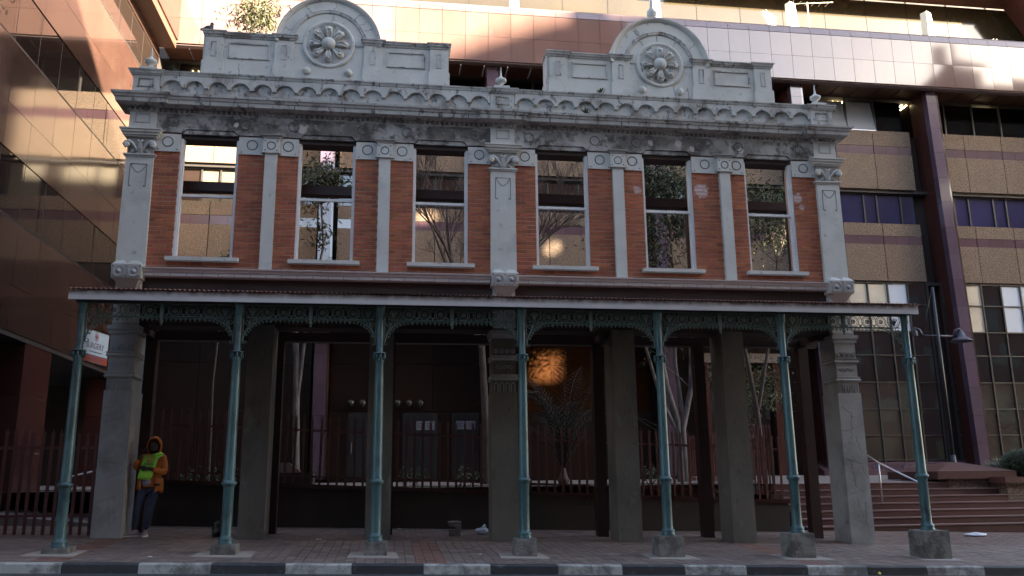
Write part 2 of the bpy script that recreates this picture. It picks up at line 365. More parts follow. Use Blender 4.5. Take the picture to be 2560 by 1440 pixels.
for bx, s in BLOCKS:                     # cement patches let into the paving round the column blocks
    b = MB(); dx0, dx1 = random.uniform(.38, .5), random.uniform(.32, .45); cs = [(bx-dx0, -2.62), (bx+dx1, -2.66), (bx+dx1-.03, -1.85), (bx-dx0+.04, -1.9)]
    b.hexa([(p, q, gz(p, q)-.03) for p, q in cs], [(p, q, gz(p, q)+.006) for p, q in cs]); b.build('cement_patch', 'concrete_pad', pav)
b = MB(); b.lathe([(0, .0), (.16, 0), (.17, -.03)], (0, 0, 0), 20, smooth=False); o = b.build('drain_cover', 'stone', pav); o.location = (1.47, -1.98, gz(1.47, -1.98)+.009); o.rotation_euler = (rx, ry, 0)

# terrace, planting bed, steps
struct(MB().hexa([(-13.5, 4.9, -3), (7.4, 4.9, -3), (7.4, 12.2, -3), (-13.5, 12.2, -3)], [(-13.5, 4.9, 1.0), (7.4, 4.9, 1.0), (7.4, 12.2, 1.1), (-13.5, 12.2, 1.1)]).build('terrace', 'terrace_tile'))
struct(sheet(-10.2, 6.9, [2.6, 4.9], lambda x, y: .97).build('planting_bed', 'earth'))
struct(MB().hexa([(7.41, 4.95, -3), (45, 4.95, -3), (45, 12.2, -3), (7.41, 12.2, -3)], [(7.41, 4.95, .945), (45, 4.95, .945), (45, 12.2, 1.19), (7.41, 12.2, 1.19)]).build('landing', 'terrace_tile'))
st = thing('staircase', 'broad flight of dark red tiled steps climbing to the office building', 'steps', loc=(12, 2.9, 0))
for k in range(7):
    b = MB(); y0 = 2.9+.3*k-2.9; top = -.01+.16*k; x = 7.36-12
    b.box(7.36-12, 40-12, y0+.012, y0+.5, -2.5, top-.03); s_ = b.build('step', 'step_tile', st)
    tr = MB(); x = 7.36
    while x < 30:
        L_ = 1.15; tr.box(x+.003-12, min(x+L_, 40)-.003-12, y0-.012, y0+.32, top-.022, top); x += L_
    tr.build('tread_tiles', 'tread_skylit', s_)
b = MB(); b.box(-5.6, 26, -.32, -.02, -2.5, -.36); 
hr = thing('handrail', 'slim brushed steel handrail slanting down the steps beside the grey pillar', 'handrail', loc=(9.9, 4.0, 0))
Z1 = (10.0, 5.3, 1.93)
MB().tube([(.35, 1.9, 2.05), (.13, .6, 1.62), (-.03, -.1, 1.44), (.44, -.9, .97), (.47, -.95, .90)], .022, 8).build('top_rail', 'rail_steel', hr)
for px, py, z0, z1 in ((-.02, -.1, .47, 1.43), (.47, -.93, -.05, .94)): MB().tube([(px, py, z0), (px, py, z1)], .02, 8).build('post', 'rail_steel', hr)

# low wall with palisade fences
lw = thing('low_wall', 'low dark wall under the palisade fence behind the arcade', 'wall', loc=(-.5, 2.5, 0))
wt = lambda x: .90-.043*x
b = MB(); cs = [(-7.4, 2.45), (6.75, 2.45), (6.75, 2.75), (-7.4, 2.75)]
b.hexa([(p+.5, q-2.5, -.4) for p, q in cs], [(p+.5, q-2.5, wt(p)-.08) for p, q in cs]); b.build('wall_body', 'low_wall', lw)
b = MB(); cs = [(-7.45, 2.41), (6.8, 2.41), (6.8, 2.79), (-7.45, 2.79)]
b.hexa([(p+.5, q-2.5, wt(p)-.08) for p, q in cs], [(p+.5, q-2.5, wt(p)) for p, q in cs]); b.build('coping', 'granite_side', lw)
b = MB(); cs = [(5.9, 2.75), (6.75, 2.75), (6.75, 9.6), (6.45, 9.6)]
b = MB(); b.box(6.45+.5, 6.75+.5, .25, 7.1, -.4, .72); b.build('side_wall', 'low_wall', lw)
def pale_mesh(name, h, wd=.05, m='fence_steel'):
    b = MB(); w2 = wd/2
    b.prism([(-w2, 0), (w2, 0), (w2, h-.13), (w2*1.25, h-.06), (w2*.35, h-.09), (0, h), (-w2*.35, h-.09), (-w2*1.25, h-.06), (-w2, h-.13)], -.012, .012); return b.mesh(name, m)
PM = pale_mesh('pale', 1.47)
FL = ['behind the person in the orange jacket', 'with a pale tree trunk and two globe lamps beyond', 'in front of the two doors with paper notices', 'with a palm growing behind it',
      'with a many-stemmed pale tree behind it', 'beside the foot of the red steps']
for i in range(6):
    xa, xb = -7.05+2.35*i+.12, -7.05+2.35*(i+1)-.12
    if i == 5: xb = 6.7
    xm = (xa+xb)/2
    f = thing('palisade_fence', 'dark brown steel palisade fence panel '+FL[i], 'fence', 'palisade fence panels on the low wall', (xm, 2.6, wt(xm)))
    for dz in (.16, 1.12):
        b = MB(); b.hexa([(xa-xm, -.005, dz-.02+wt(xa)-wt(xm)), (xb-xm, -.005, dz-.02+wt(xb)-wt(xm)), (xb-xm, .03, dz-.02+wt(xb)-wt(xm)), (xa-xm, .03, dz-.02+wt(xa)-wt(xm))],
                         [(xa-xm, -.005, dz+.025+wt(xa)-wt(xm)), (xb-xm, -.005, dz+.025+wt(xb)-wt(xm)), (xb-xm, .03, dz+.025+wt(xb)-wt(xm)), (xa-xm, .03, dz+.025+wt(xa)-wt(xm))]); b.build('rail', 'fence_steel', f)
    x = xa+.05
    while x < xb: link('pale', PM, f, (x-xm, -.02, wt(x)-wt(xm)), rot=(random.uniform(-.01, .01), random.uniform(-.012, .012), 0)); x += .181
f = thing('palisade_fence', 'red brown palisade fence running back along the steps towards the office', 'fence', loc=(6.6, 6.1, .72))
for dz in (.2, 1.25): MB().box(.0, .035, -3.3, 3.4, dz, dz+.045).build('rail', 'fence_steel', f)
y = -3.3
PM2 = pale_mesh('pale', 1.62)
while y < 3.4: link('pale', PM2, f, (-.02, y, 0), rot=(0, 0, PI/2)); y += .165
f = thing('palisade_fence', 'tall red brown palisade fence beside the left grey pillar and surgery sign', 'fence', loc=(-8.4, .5, .24))
PM3 = pale_mesh('pale', 1.86, .055)
x = -2.2
while x < 1.02: link('pale', PM3, f, (x, -.02, -.0265*x+.0), rot=(0, random.uniform(-.012, .012), 0)); x += .156
for dz in (.3, 1.5): MB().box(-2.25, 1.08, 0, .035, dz, dz+.05).build('rail', 'fence_steel', f)
MB().box(1.03, 1.1, -.03, .04, -.1, 1.75).build('post', 'fence_steel', f)
ramp = struct(MB().hexa([(-10, 2.2, -.5), (-7.4, 2.2, -.5), (-7.4, 9, -.5), (-10, 9, -.5)], [(-10, 2.2, .55), (-7.4, 2.2, .3), (-7.4, 9, 1.0), (-10, 9, 1.0)]).build('ramp', 'terrace_tile'))
hr = thing('handrail', 'thin steel ramp handrail seen behind the tall left fence', 'handrail', loc=(-8.7, 2.4, .4))
MB().tube([(-.1, 0, .72), (.15, 0, .86), (1.1, .4, 1.12), (1.4, .5, 1.2)], .02, 8).build('top_rail', 'rail_steel', hr)
for px, py, h in ((.15, 0, .86), (.85, .3, 1.05)): MB().tube([(px, py, -.15), (px, py, h)], .02, 8).build('post', 'rail_steel', hr)

# ================================================================ THE FACADE SHELL
fac = thing('arcade_facade', 'free-standing old two-storey facade of red brick and grey plaster with twin round pediments', 'facade')
P3 = (-7.05, 0, 7.05)
PX = (-7.05, -4.6, -2.36, 0, 2.38, 4.65, 7.08)
def crack(parent, x, z, dx, dz, y, n=14, r=.004, jag=.5):
    pts = []
    for i in range(n+1):
        t = i/n; pts.append((x+dx*t+random.uniform(-1, 1)*jag*.045, y, z+dz*t+random.uniform(-1, 1)*jag*.045))
    return pts
# --- ground floor pillars
def sweep_rect(b, hx, y0, y1, prof):      # moulding round left, front and right of a rectangular pier
    b.sweep([(-hx, y1), (-hx, y0), (hx, y0), (hx, y1)], prof)
PIL = []
for i, px in enumerate(PX):
    major = i in (0, 3, 6); hx = .252 if major else .232; d = .64; g = gz(px, 0)-.08
    b = MB(); cs = [(-hx, 0), (hx, 0), (hx, d), (-hx, d)]
    hz = 2.76 if major else 4.0
    b.hexa([(p, q, g) for p, q in cs], [(p*.985, q, hz) for p, q in cs])
    if major:
        h2 = .225; b.box(-h2, h2, .015, d, 2.74, 4.05)
    o = b.build('pillar', 'plaster_pillar' if i in (0, 6) else 'plaster_shaded', fac); o.location = (px, 0, 0); PIL.append(o)
    if major:
        for z0, pr in ((3.80, [(0, 0), (.03, 0), (.035, .05), (.06, .08), (.065, .15), (0, .16)]), (3.37, [(0, 0), (.025, 0), (.045, .03), (.03, .06), (.05, .09), (0, .1)]),
                       (2.98, [(0, 0), (.03, .01), (.05, .04), (.03, .07), (.035, .11), (0, .12)])):
            m_ = MB(); sweep_rect(m_, .225, .015, .5, [(-.01, z0+pr[0][1])]+[(p, z0+q) for p, q in pr[1:-1]]+[(-.01, z0+pr[-1][1])]); m_.build('moulding', 'plaster_pillar', o)
        for k in range(4):       # round-headed flutes and sunk roundels
            fx = -.165+.11*k
            m_ = MB(); pts = [(fx+.035*math.cos(t), 2.90+.035*math.sin(t)) for t in [PI*j/8 for j in range(9)]]
            m_.tube([(fx+.035, .012, 2.76)]+[(p, .012, q) for p, q in pts]+[(fx-.035, .012, 2.76)], .011, 5); m_.build('flute', 'plaster_pillar', o)
            m_ = MB(); m_.lathe([(.052, .0), (.046, .018), (.036, .006), (.02, .004), (.018, .016), (0, .02)], (fx, .014, 3.55), 14, 'y'); m_.build('roundel', 'plaster_pillar', o)
        m_ = MB()
        for k, cx in enumerate((-.12, 0, .12)):
            m_.tube([(cx+(.052-.0035*j)*math.cos(j*.55)*(1 if k % 2 else -1), .01, 3.23+(.052-.0035*j)*math.sin(j*.55)) for j in range(15)], .009, 5)
        m_.tube([(-.07, .01, 3.19), (-.05, .01, 3.28)], .008, 5); m_.tube([(.07, .01, 3.19), (.05, .01, 3.28)], .008, 5); m_.build('scroll_work', 'plaster_pillar', o)
random.seed(11)
m_ = MB()
for (x, z, dx, dz) in ((-.2, 2.5, .3, -.25), (0, 2.35, -.05, -.5), (-.22, 2.0, .42, .1), (.05, 1.9, .1, -.35), (-.2, 1.45, .4, -.1), (-.1, 1.4, .05, -.5), (.1, 1.3, .12, -.2), (-.2, .75, .38, .1), (-.05, .7, .1, -.4), (-.18, .3, .3, -.15), (.12, .6, -.02, -.45)):
    m_.tube(crack(None, x, z, dx, dz, -.0005), .0035, 4)
m_.build('crack_lines', 'crack', PIL[6], kind='stuff')
m_ = MB()
for (x, z, dx, dz) in ((-.15, 2.2, .3, .1), (-.2, 2.45, .15, .02), (-.22, 1.5, .42, -.05), (-.1, 1.2, .3, .12), (-.2, .8, .3, .1), (0, .7, .05, -.3)): m_.tube(crack(None, x, z, dx, dz, -.0005), .003, 4)
m_.build('crack_lines', 'crack', PIL[0], kind='stuff')
m_ = MB()
for (x, z, dx, dz) in ((-.24, .55, .46, .02), (-.1, 1.5, .25, .05)): m_.tube(crack(None, x, z, dx, dz, -.001, jag=.2), .004, 4)
m_.build('crack_lines', 'crack', PIL[3], kind='stuff')
# --- bressumer over the arcade and pillar heads above the veranda roof
MB().box(-7.28, 7.28, .12, .62, 3.98, 4.90).build('bressumer', 'lintel_dark', fac)
for px in P3: MB().box(px-.22, px+.22, .0, .3, 4.0, 4.84).build('pillar_head', 'plaster', fac)
# --- string course
for xa, xb in ((-6.80, -.28), (.28, 6.80)):
    MB().prism_x([(.1, 4.885), (-.03, 4.885), (-.05, 4.90), (-.05, 4.955), (-.08, 4.965), (-.10, 5.0), (-.14, 5.015), (-.15, 5.04), (.1, 5.05)], xa, xb).build('string_course', 'frame_paint', fac)
    jb = MB(); x = xa+.2
    while x < xb: jb.box(x, x+.008, -.0525, -.04, 4.89, 4.953); x += .29
    jb.build('joint_lines', 'crack', fac)
# --- consoles with two hollow roundels
def console():
    b = MB()
    b.hexa([(-.265, -.17, 4.81), (.265, -.17, 4.81), (.265, .1, 4.81), (-.265, .1, 4.81)], [(-.265, -.20, 5.07), (.265, -.20, 5.07), (.265, .1, 5.07), (-.265, .1, 5.07)])
    for s in (-1, 1):
        cx = .133*s; b.hexa([(cx-.13, -.198, 5.07), (cx+.13, -.198, 5.07), (cx+.13, .02, 5.07), (cx-.13, .02, 5.07)], [(cx-.055, -.11, 5.155), (cx+.055, -.11, 5.155), (cx+.055, .02, 5.155), (cx-.055, .02, 5.155)])
    b.hexa([(-.14, -.02, 4.66), (.14, -.02, 4.66), (.14, .1, 4.66), (-.14, .1, 4.66)], [(-.235, -.15, 4.809), (.235, -.15, 4.809), (.235, .1, 4.809), (-.235, .1, 4.809)])
    o = b.build('console_block', 'plaster', fac)
    for s in (-1, 1):
        m_ = MB(); m_.lathe([(.105, .012), (.098, .02), (.09, .012), (.075, .003), (.04, .001), (.038, .02), (.025, .04), (0, .045)], (.13*s, -.187, 4.935), 20, 'y'); m_.build('roundel', 'plaster_pillar', o)
        m_ = MB()
        for zz in (4.84, 5.035): m_.lathe([(.014, .002), (.012, .012), (0, .014)], (.235*s, -.184 if zz < 4.9 else -.196, zz), 8, 'y')
        if s > 0:
            for zz in (4.84, 5.035): m_.lathe([(.014, .002), (.012, .012), (0, .014)], (0, -.184 if zz < 4.9 else -.196, zz), 8, 'y')
        m_.build('bolt_heads', 'ring_line', o)
    return o
c0 = console(); c0.location = (P3[0], 0, 0)
for px in P3[1:]: copy_tree(c0, fac).location = (px, 0, 0)
# --- pilasters of the upper storey
def pilaster():
    b = MB(); b.hexa([(-.262, 0, 5.04), (.262, 0, 5.04), (.262, .4, 5.04), (-.262, .4, 5.04)], [(-.252, 0, 7.24), (.252, 0, 7.24), (.252, .4, 7.24), (-.252, .4, 7.24)])
    o = b.build('pilaster', 'plaster', fac)
    b = MB(); y = -.002
    b.tube([(-.15, y, 7.1), (.15, y, 7.1)], .006, 4); b.tube([(-.14+.28*j/10, y, 7.09-.16*math.sin(PI*j/10)) for j in range(11)], .006, 4)
    for s in (-1, 1):
        b.tube([(.15*s, y, 7.1), (.155*s, y, 6.67)]+[(.155*s-.022*s*(1-math.cos(t)), y, 6.67-.022*math.sin(t)) for t in (.6, 1.2, 1.9, 2.6)], .006, 4); b.ball((.125*s, y, 6.66), .012, 6, 4)
    b.build('incised_ornament', 'ring_line', o)
    b = MB(); sweep_rect(b, .252, 0, .3, [(-.01, 7.235), (.015, 7.24), (.02, 7.26), (.045, 7.275), (.045, 7.30), (-.01, 7.305)]); b.build('necking', 'plaster', o)
    b = MB(); b.hexa([(-.235, .01, 7.30), (.235, .01, 7.30), (.235, .3, 7.30), (-.235, .3, 7.30)], [(-.25, 0, 7.66), (.25, 0, 7.66), (.25, .3, 7.66), (-.25, .3, 7.66)])
    cp = b.build('capital', 'plaster_pillar', o)
    for s in (-1, 1):
        b = MB()
        b.tube([(.04*s, -.02, 7.32), (.08*s, -.035, 7.42), (.14*s, -.05, 7.50), (.20*s, -.06, 7.535), (.25*s, -.06, 7.52), (.275*s, -.06, 7.47), (.25*s, -.06, 7.43), (.215*s, -.06, 7.445), (.215*s, -.06, 7.475)], [.02, .024, .028, .034, .04, .042, .036, .03, .02], 8)
        b.ball((.232*s, -.05, 7.475), .06, 10, 7, (1, .8, 1))
        for k in range(4): b.tube([(.19*s-.012*k*s, -.015, 7.31+.0*k), (.15*s-.012*k*s, -.02, 7.36+.012*k), (.10*s-.01*k*s, -.02, 7.32+.01*k)], .01, 5)
        b.build('volute', 'plaster', o)
    b = MB(); b.add([(-.075, -.005, 7.305), (.075, -.005, 7.305), (.03, -.005, 7.52), (-.03, -.005, 7.52), (-.055, -.05, 7.305), (.055, -.05, 7.305), (.02, -.05, 7.52), (-.02, -.05, 7.52)], [(4, 5, 6, 7), (0, 4, 7, 3), (1, 2, 6, 5), (3, 7, 6, 2)])
    for k in range(4): b.tube([(-.055+.008*k, -.055, 7.34+.045*k), (.055-.008*k, -.055, 7.34+.045*k)], .009, 5)
    b.tube([(-.05, -.05, 7.575), (-.02, -.055, 7.54), (0, -.055, 7.52), (.02, -.055, 7.54), (.05, -.05, 7.575)], .015, 6); b.build('palmette', 'plaster', o)
    b = MB(); sweep_rect(b, .25, 0, .3, [(-.01, 7.635), (.04, 7.64), (.055, 7.67), (.075, 7.675), (.08, 7.71), (.105, 7.725), (.11, 7.765), (.13, 7.775), (.13, 7.80), (-.01, 7.81)]); b.build('abacus', 'plaster', o)
    b = MB(); b.box(-.25, .25, .0, .4, 7.80, 8.22); fb = b.build('frieze_block', 'plaster', o)
    b = MB()
    for (x0, x1, z0, z1) in ((-.14, .14, 8.12, 8.15), (-.14, .14, 7.95, 7.965), (-.14, -.115, 7.965, 8.12), (.115, .14, 7.965, 8.12)): b.box(x0, x1, -.012, .0, z0, z1)
    b.build('panel_mould', 'plaster_pillar', fb) if False else b.build('panel_mould', 'plaster_pillar', o)
    return o
p0 = pilaster(); p0.location = (P3[0], 0, 0)
PL = [p0]+[copy_tree(p0, fac) for _ in P3[1:]]
for q, px in zip(PL, P3): q.location = (px, 0, 0)
# --- windows, brick panels
WIN = [(-6.33, -5.23), (-4.08, -2.96), (-1.815, -.71), (.68, 1.79), (2.955, 4.035), (5.2, 6.28)]
STR = (-4.60, -2.385, 2.415, 4.74)
EDGE = [(-6.80, -4.72), (-4.48, -2.505), (-2.265, -.25), (.25, 2.295), (2.535, 4.62), (4.86, 6.80)]
allb = []
for (wa, wb), (ea, eb) in zip(WIN, EDGE):
    b = MB(); b.box(ea-.02, wa-.002, .081, .44, 5.0, 7.80); b.box(wb+.002, eb+.02, .081, .44, 5.0, 7.80); b.box(wa-.003, wb+.003, .0815, .44, 5.0, 5.20); b.build('wall_core', 'mortar', fac)
    z = 5.045; row = 0
    while z < 7.40:
        zt = min(z+.075, 7.40); x = ea-.115*(row % 2)
        while x < eb:
            x0, x1 = max(x+.004, ea), min(x+.226, eb)
            for (sa, sb) in ([(x0, x1)] if zt < 5.22 else [(x0, min(x1, wa)), (max(x0, wb), x1)]):
                if sb-sa > .025: allb.append((sa, sb, z+.0045, zt-.0025))
            x += .23
        z += .0845; row += 1
bm_ = unit_box('brick', 'brick')
allb.sort(key=lambda c: (c[0]+2.2)**2+(c[2]-1.1)**2 - 400*((c[1]-c[0])*1.0))
rest = MB()
for i, (x0, x1, z0, z1) in enumerate(allb):
    yo = random.uniform(-.003, .003)
    if i < 300: link('brick', bm_, fac, ((x0+x1)/2, .12+yo, (z0+z1)/2), (x1-x0, .09, z1-z0))
    else: rest.box(x0, x1, .075+yo, .165, z0, z1)
rest.build('brickwork', 'brick', fac, kind='stuff')
ringm = MB(); ringm.tube([(.098*math.cos(2*PI*j/24), 0, .098*math.sin(2*PI*j/24)) for j in range(25)], .011, 5, caps=False); ring_me = ringm.mesh('ring', 'ring_line')
rings_ = MB(); rings_.tube([(.078*math.cos(2*PI*j/20), 0, .078*math.sin(2*PI*j/20)) for j in range(21)], .010, 5, caps=False); ring_s = rings_.mesh('ring', 'ring_line')
boltm = MB(); boltm.lathe([(.014, .0), (.012, .008), (0, .01)], (0, 0, 0), 8, 'y'); bolt_me = boltm.mesh('bolt', 'ring_line')
for (wa, wb), (ea, eb) in zip(WIN, EDGE):
    for x0, x1 in ((ea, wa), (wb, eb)):
        o = MB().box(x0, x1-.001, .05, .08, 7.40, 7.76).build('corner_plate', 'plaster', fac); xm = (x0+x1)/2
        link('ring', ring_me, o, (xm, .05, 7.60))
        for sx in (-1, 1): link('bolt', bolt_me, o, (xm+sx*((x1-x0)/2-.06), .05, 7.445))
    f = MB()
    for x0, x1 in ((wa, wa+.042), (wb-.042, wb)): f.box(x0, x1, .10, .26, 5.28, 7.69)
    for x0, x1 in ((wa+.042, wa+.06), (wb-.06, wb-.042)): f.box(x0, x1, .14, .24, 5.28, 7.69)
    fo = f.build('window_frame', 'frame_paint', fac)
    MB().box(wa+.045, wb-.045, .15, .21, 6.525, 6.575).build('sash_rail', 'frame_paint', fo)
    MB().box(wa+.001, wb-.001, .112, .44, 7.691, 7.80).build('head_lining', 'lintel_dark', fo)
    MB().hexa([(wa-.10, -.06, 5.205), (wb+.13, -.06, 5.205), (wb+.13, .3, 5.205), (wa-.10, .3, 5.205)], [(wa-.10, -.06, 5.275), (wb+.13, -.06, 5.275), (wb+.13, .3, 5.30), (wa-.10, .3, 5.30)]).build('sill', 'plaster', fac)
for sx in STR:
    o = MB().box(sx-.115, sx+.115, .0, .2, 5.04, 7.44).build('pilaster_strip', 'plaster', fac)
    h = MB().box(sx-.155, sx+.155, -.02, .2, 7.43, 7.735).build('head_block', 'plaster', o)
    m_ = MB(); m_.sweep([(sx-.155, .2), (sx-.155, -.02), (sx+.155, -.02), (sx+.155, .2)], [(-.01, 7.725), (.01, 7.73), (.02, 7.76), (.055, 7.785), (.055, 7.80), (-.01, 7.80)]); m_.build('cap', 'plaster_pillar', o)
    m_ = MB(); m_.sweep([(sx-.155, .2), (sx-.155, -.02), (sx+.155, -.02), (sx+.155, .2)], [(-.01, 7.425), (.015, 7.425), (.018, 7.45), (-.01, 7.455)]); m_.build('bead', 'plaster', o)
    link('ring', ring_s, o, (sx, -.02, 7.58))
    for ax in (-1, 1):
        for az in (7.485, 7.68): link('bolt', bolt_me, o, (sx+ax*.115, -.02, az))
# --- frieze, raised over each window
pts = [(-6.80, 7.80)]
for wa, wb in WIN: pts += [(wa+.02, 7.785), (wa+.09, 7.865), (wb-.09, 7.865), (wb-.02, 7.785)]
pts += [(6.80, 7.80), (6.80, 8.24), (-6.80, 8.24)]
MB().prism(pts, .03, .44).build('frieze', 'plaster_grimy', fac)
MB().box(-7.29, 7.29, .10, .44, 8.0, 8.56).build('frieze_core', 'plaster_grimy', fac)
for wa, wb in WIN: MB().prism([(wa+.03, 7.775), (wb-.03, 7.775), (wb-.10, 7.855), (wa+.10, 7.855)], .05, .1).build('head_mould', 'plaster_grimy', fac)
for rx_ in (-6.494, -5.11, -4.186, -2.837, -1.95, -.559, .552, 1.948, 2.844, 4.22, 5.092, 6.482): link('ring', ring_me, fac, (rx_, .03, 8.01))
CPATH = [(-7.31, .44), (-7.31, 0), (-6.79, 0), (-6.79, .05), (-.26, .05), (-.26, 0), (.26, 0), (.26, .05), (6.79, .05), (6.79, 0), (7.31, 0), (7.31, .44)]
MB().sweep(CPATH, [(-.02, 8.17), (.02, 8.175), (.03, 8.20), (.03, 8.262), (.06, 8.268), (.075, 8.285), (.20, 8.295), (.215, 8.30), (.225, 8.375), (.245, 8.385), (.262, 8.43), (.285, 8.44), (.295, 8.485), (.22, 8.51), (-.02, 8.53)]).build('cornice', 'plaster_weathered', fac)
d_ = MB(); x = -7.27
while x < 7.28:
    y = 0 if any(abs(x+.025-p) < .27 for p in P3) else .05; d_.box(x, x+.052, y-.068, y-.02, 8.205, 8.258); x += .1
d_.build('dentils', 'plaster_grimy', fac, kind='stuff')
MB().box(-7.26, 7.26, .07, .42, 8.53, 8.99).build('parapet', 'plaster_weathered', fac)
cm = MB(); hw = .2165
arc = [(-.155+.31*j/10, 8.80+.085*math.sin(PI*j/10)**.7) for j in range(11)]
cm.prism([(-hw, 8.97), (-hw, 8.735), (-.175, 8.735), (-.175, 8.775)]+arc+[(.175, 8.775), (.175, 8.735), (hw, 8.735), (hw, 8.97)], .005, .075)
cme = cm.mesh('corbel_arch', 'plaster_weathered')
for xa, xb in ((-6.79, -.26), (.26, 6.79)):
    n = 15; s = (xb-xa)/n
    for k in range(n): link('corbel_arch', cme, fac, (xa+s*(k+.5), 0, 0), (s/(2*hw)*.998, 1, 1))
MB().sweep(CPATH, [(-.02, 8.945), (.02, 8.95), (.03, 8.97), (.05, 8.985), (.06, 9.02), (.075, 9.035), (.08, 9.06), (-.02, 9.07)]).build('parapet_coping', 'plaster_weathered', fac)
MB().box(-7.2, 7.2, .04, .46, 9.0, 9.078).build('coping_bed', 'plaster_weathered', fac)
random.seed(5)
m_ = MB()
for zc, y0, lim in ((9.0, -.03, .075), (8.40, -.20, .11)):
    x = -7.1
    while x < 7.1:
        w_ = random.uniform(.006, .014)
        if zc > 8.8: m_.tube([(x, -.002, 8.955), (x+random.uniform(-.01, .01), -.012, 8.99), (x, -.028, 9.055)], w_*.6, 4)
        else: m_.tube([(x, -.177, 8.30), (x+random.uniform(-.01, .01), -.178, 8.375), (x, -.215, 8.43), (x+.005, -.247, 8.485)], w_*.6, 4)
        x += random.uniform(.35, .75)
m_.build('coping_joints', 'ring_line', fac, kind='stuff')
for px in P3:
    o = MB().box(px-.25, px+.25, .0, .44, 8.52, 8.96).build('pedestal', 'plaster_weathered', fac)
    b = MB()
    for (x0, x1, z0, z1) in ((-.14, .14, 8.86, 8.885), (-.14, .14, 8.70, 8.715), (-.14, -.12, 8.715, 8.86), (.12, .14, 8.715, 8.86)): b.box(px+x0, px+x1, -.012, 0, z0, z1)
    b.build('panel_mould', 'plaster_grimy', o)
    b = MB(); b.box(px-.165, px+.165, .03, .36, 9.07, 9.155); fo = b.build('finial_base', 'plaster', o)
    b = MB(); b.lathe([(.115, 0), (.115, .02), (.07, .045), (.05, .07), (.046, .10), (.07, .125), (.108, .15), (.118, .18), (.112, .21), (.085, .225), (.06, .245), (.045, .255), (.022, .29), (.014, .40), (.004, .50), (0, .505)], (px, .19, 9.152), 20); b.build('finial', 'plaster', o)
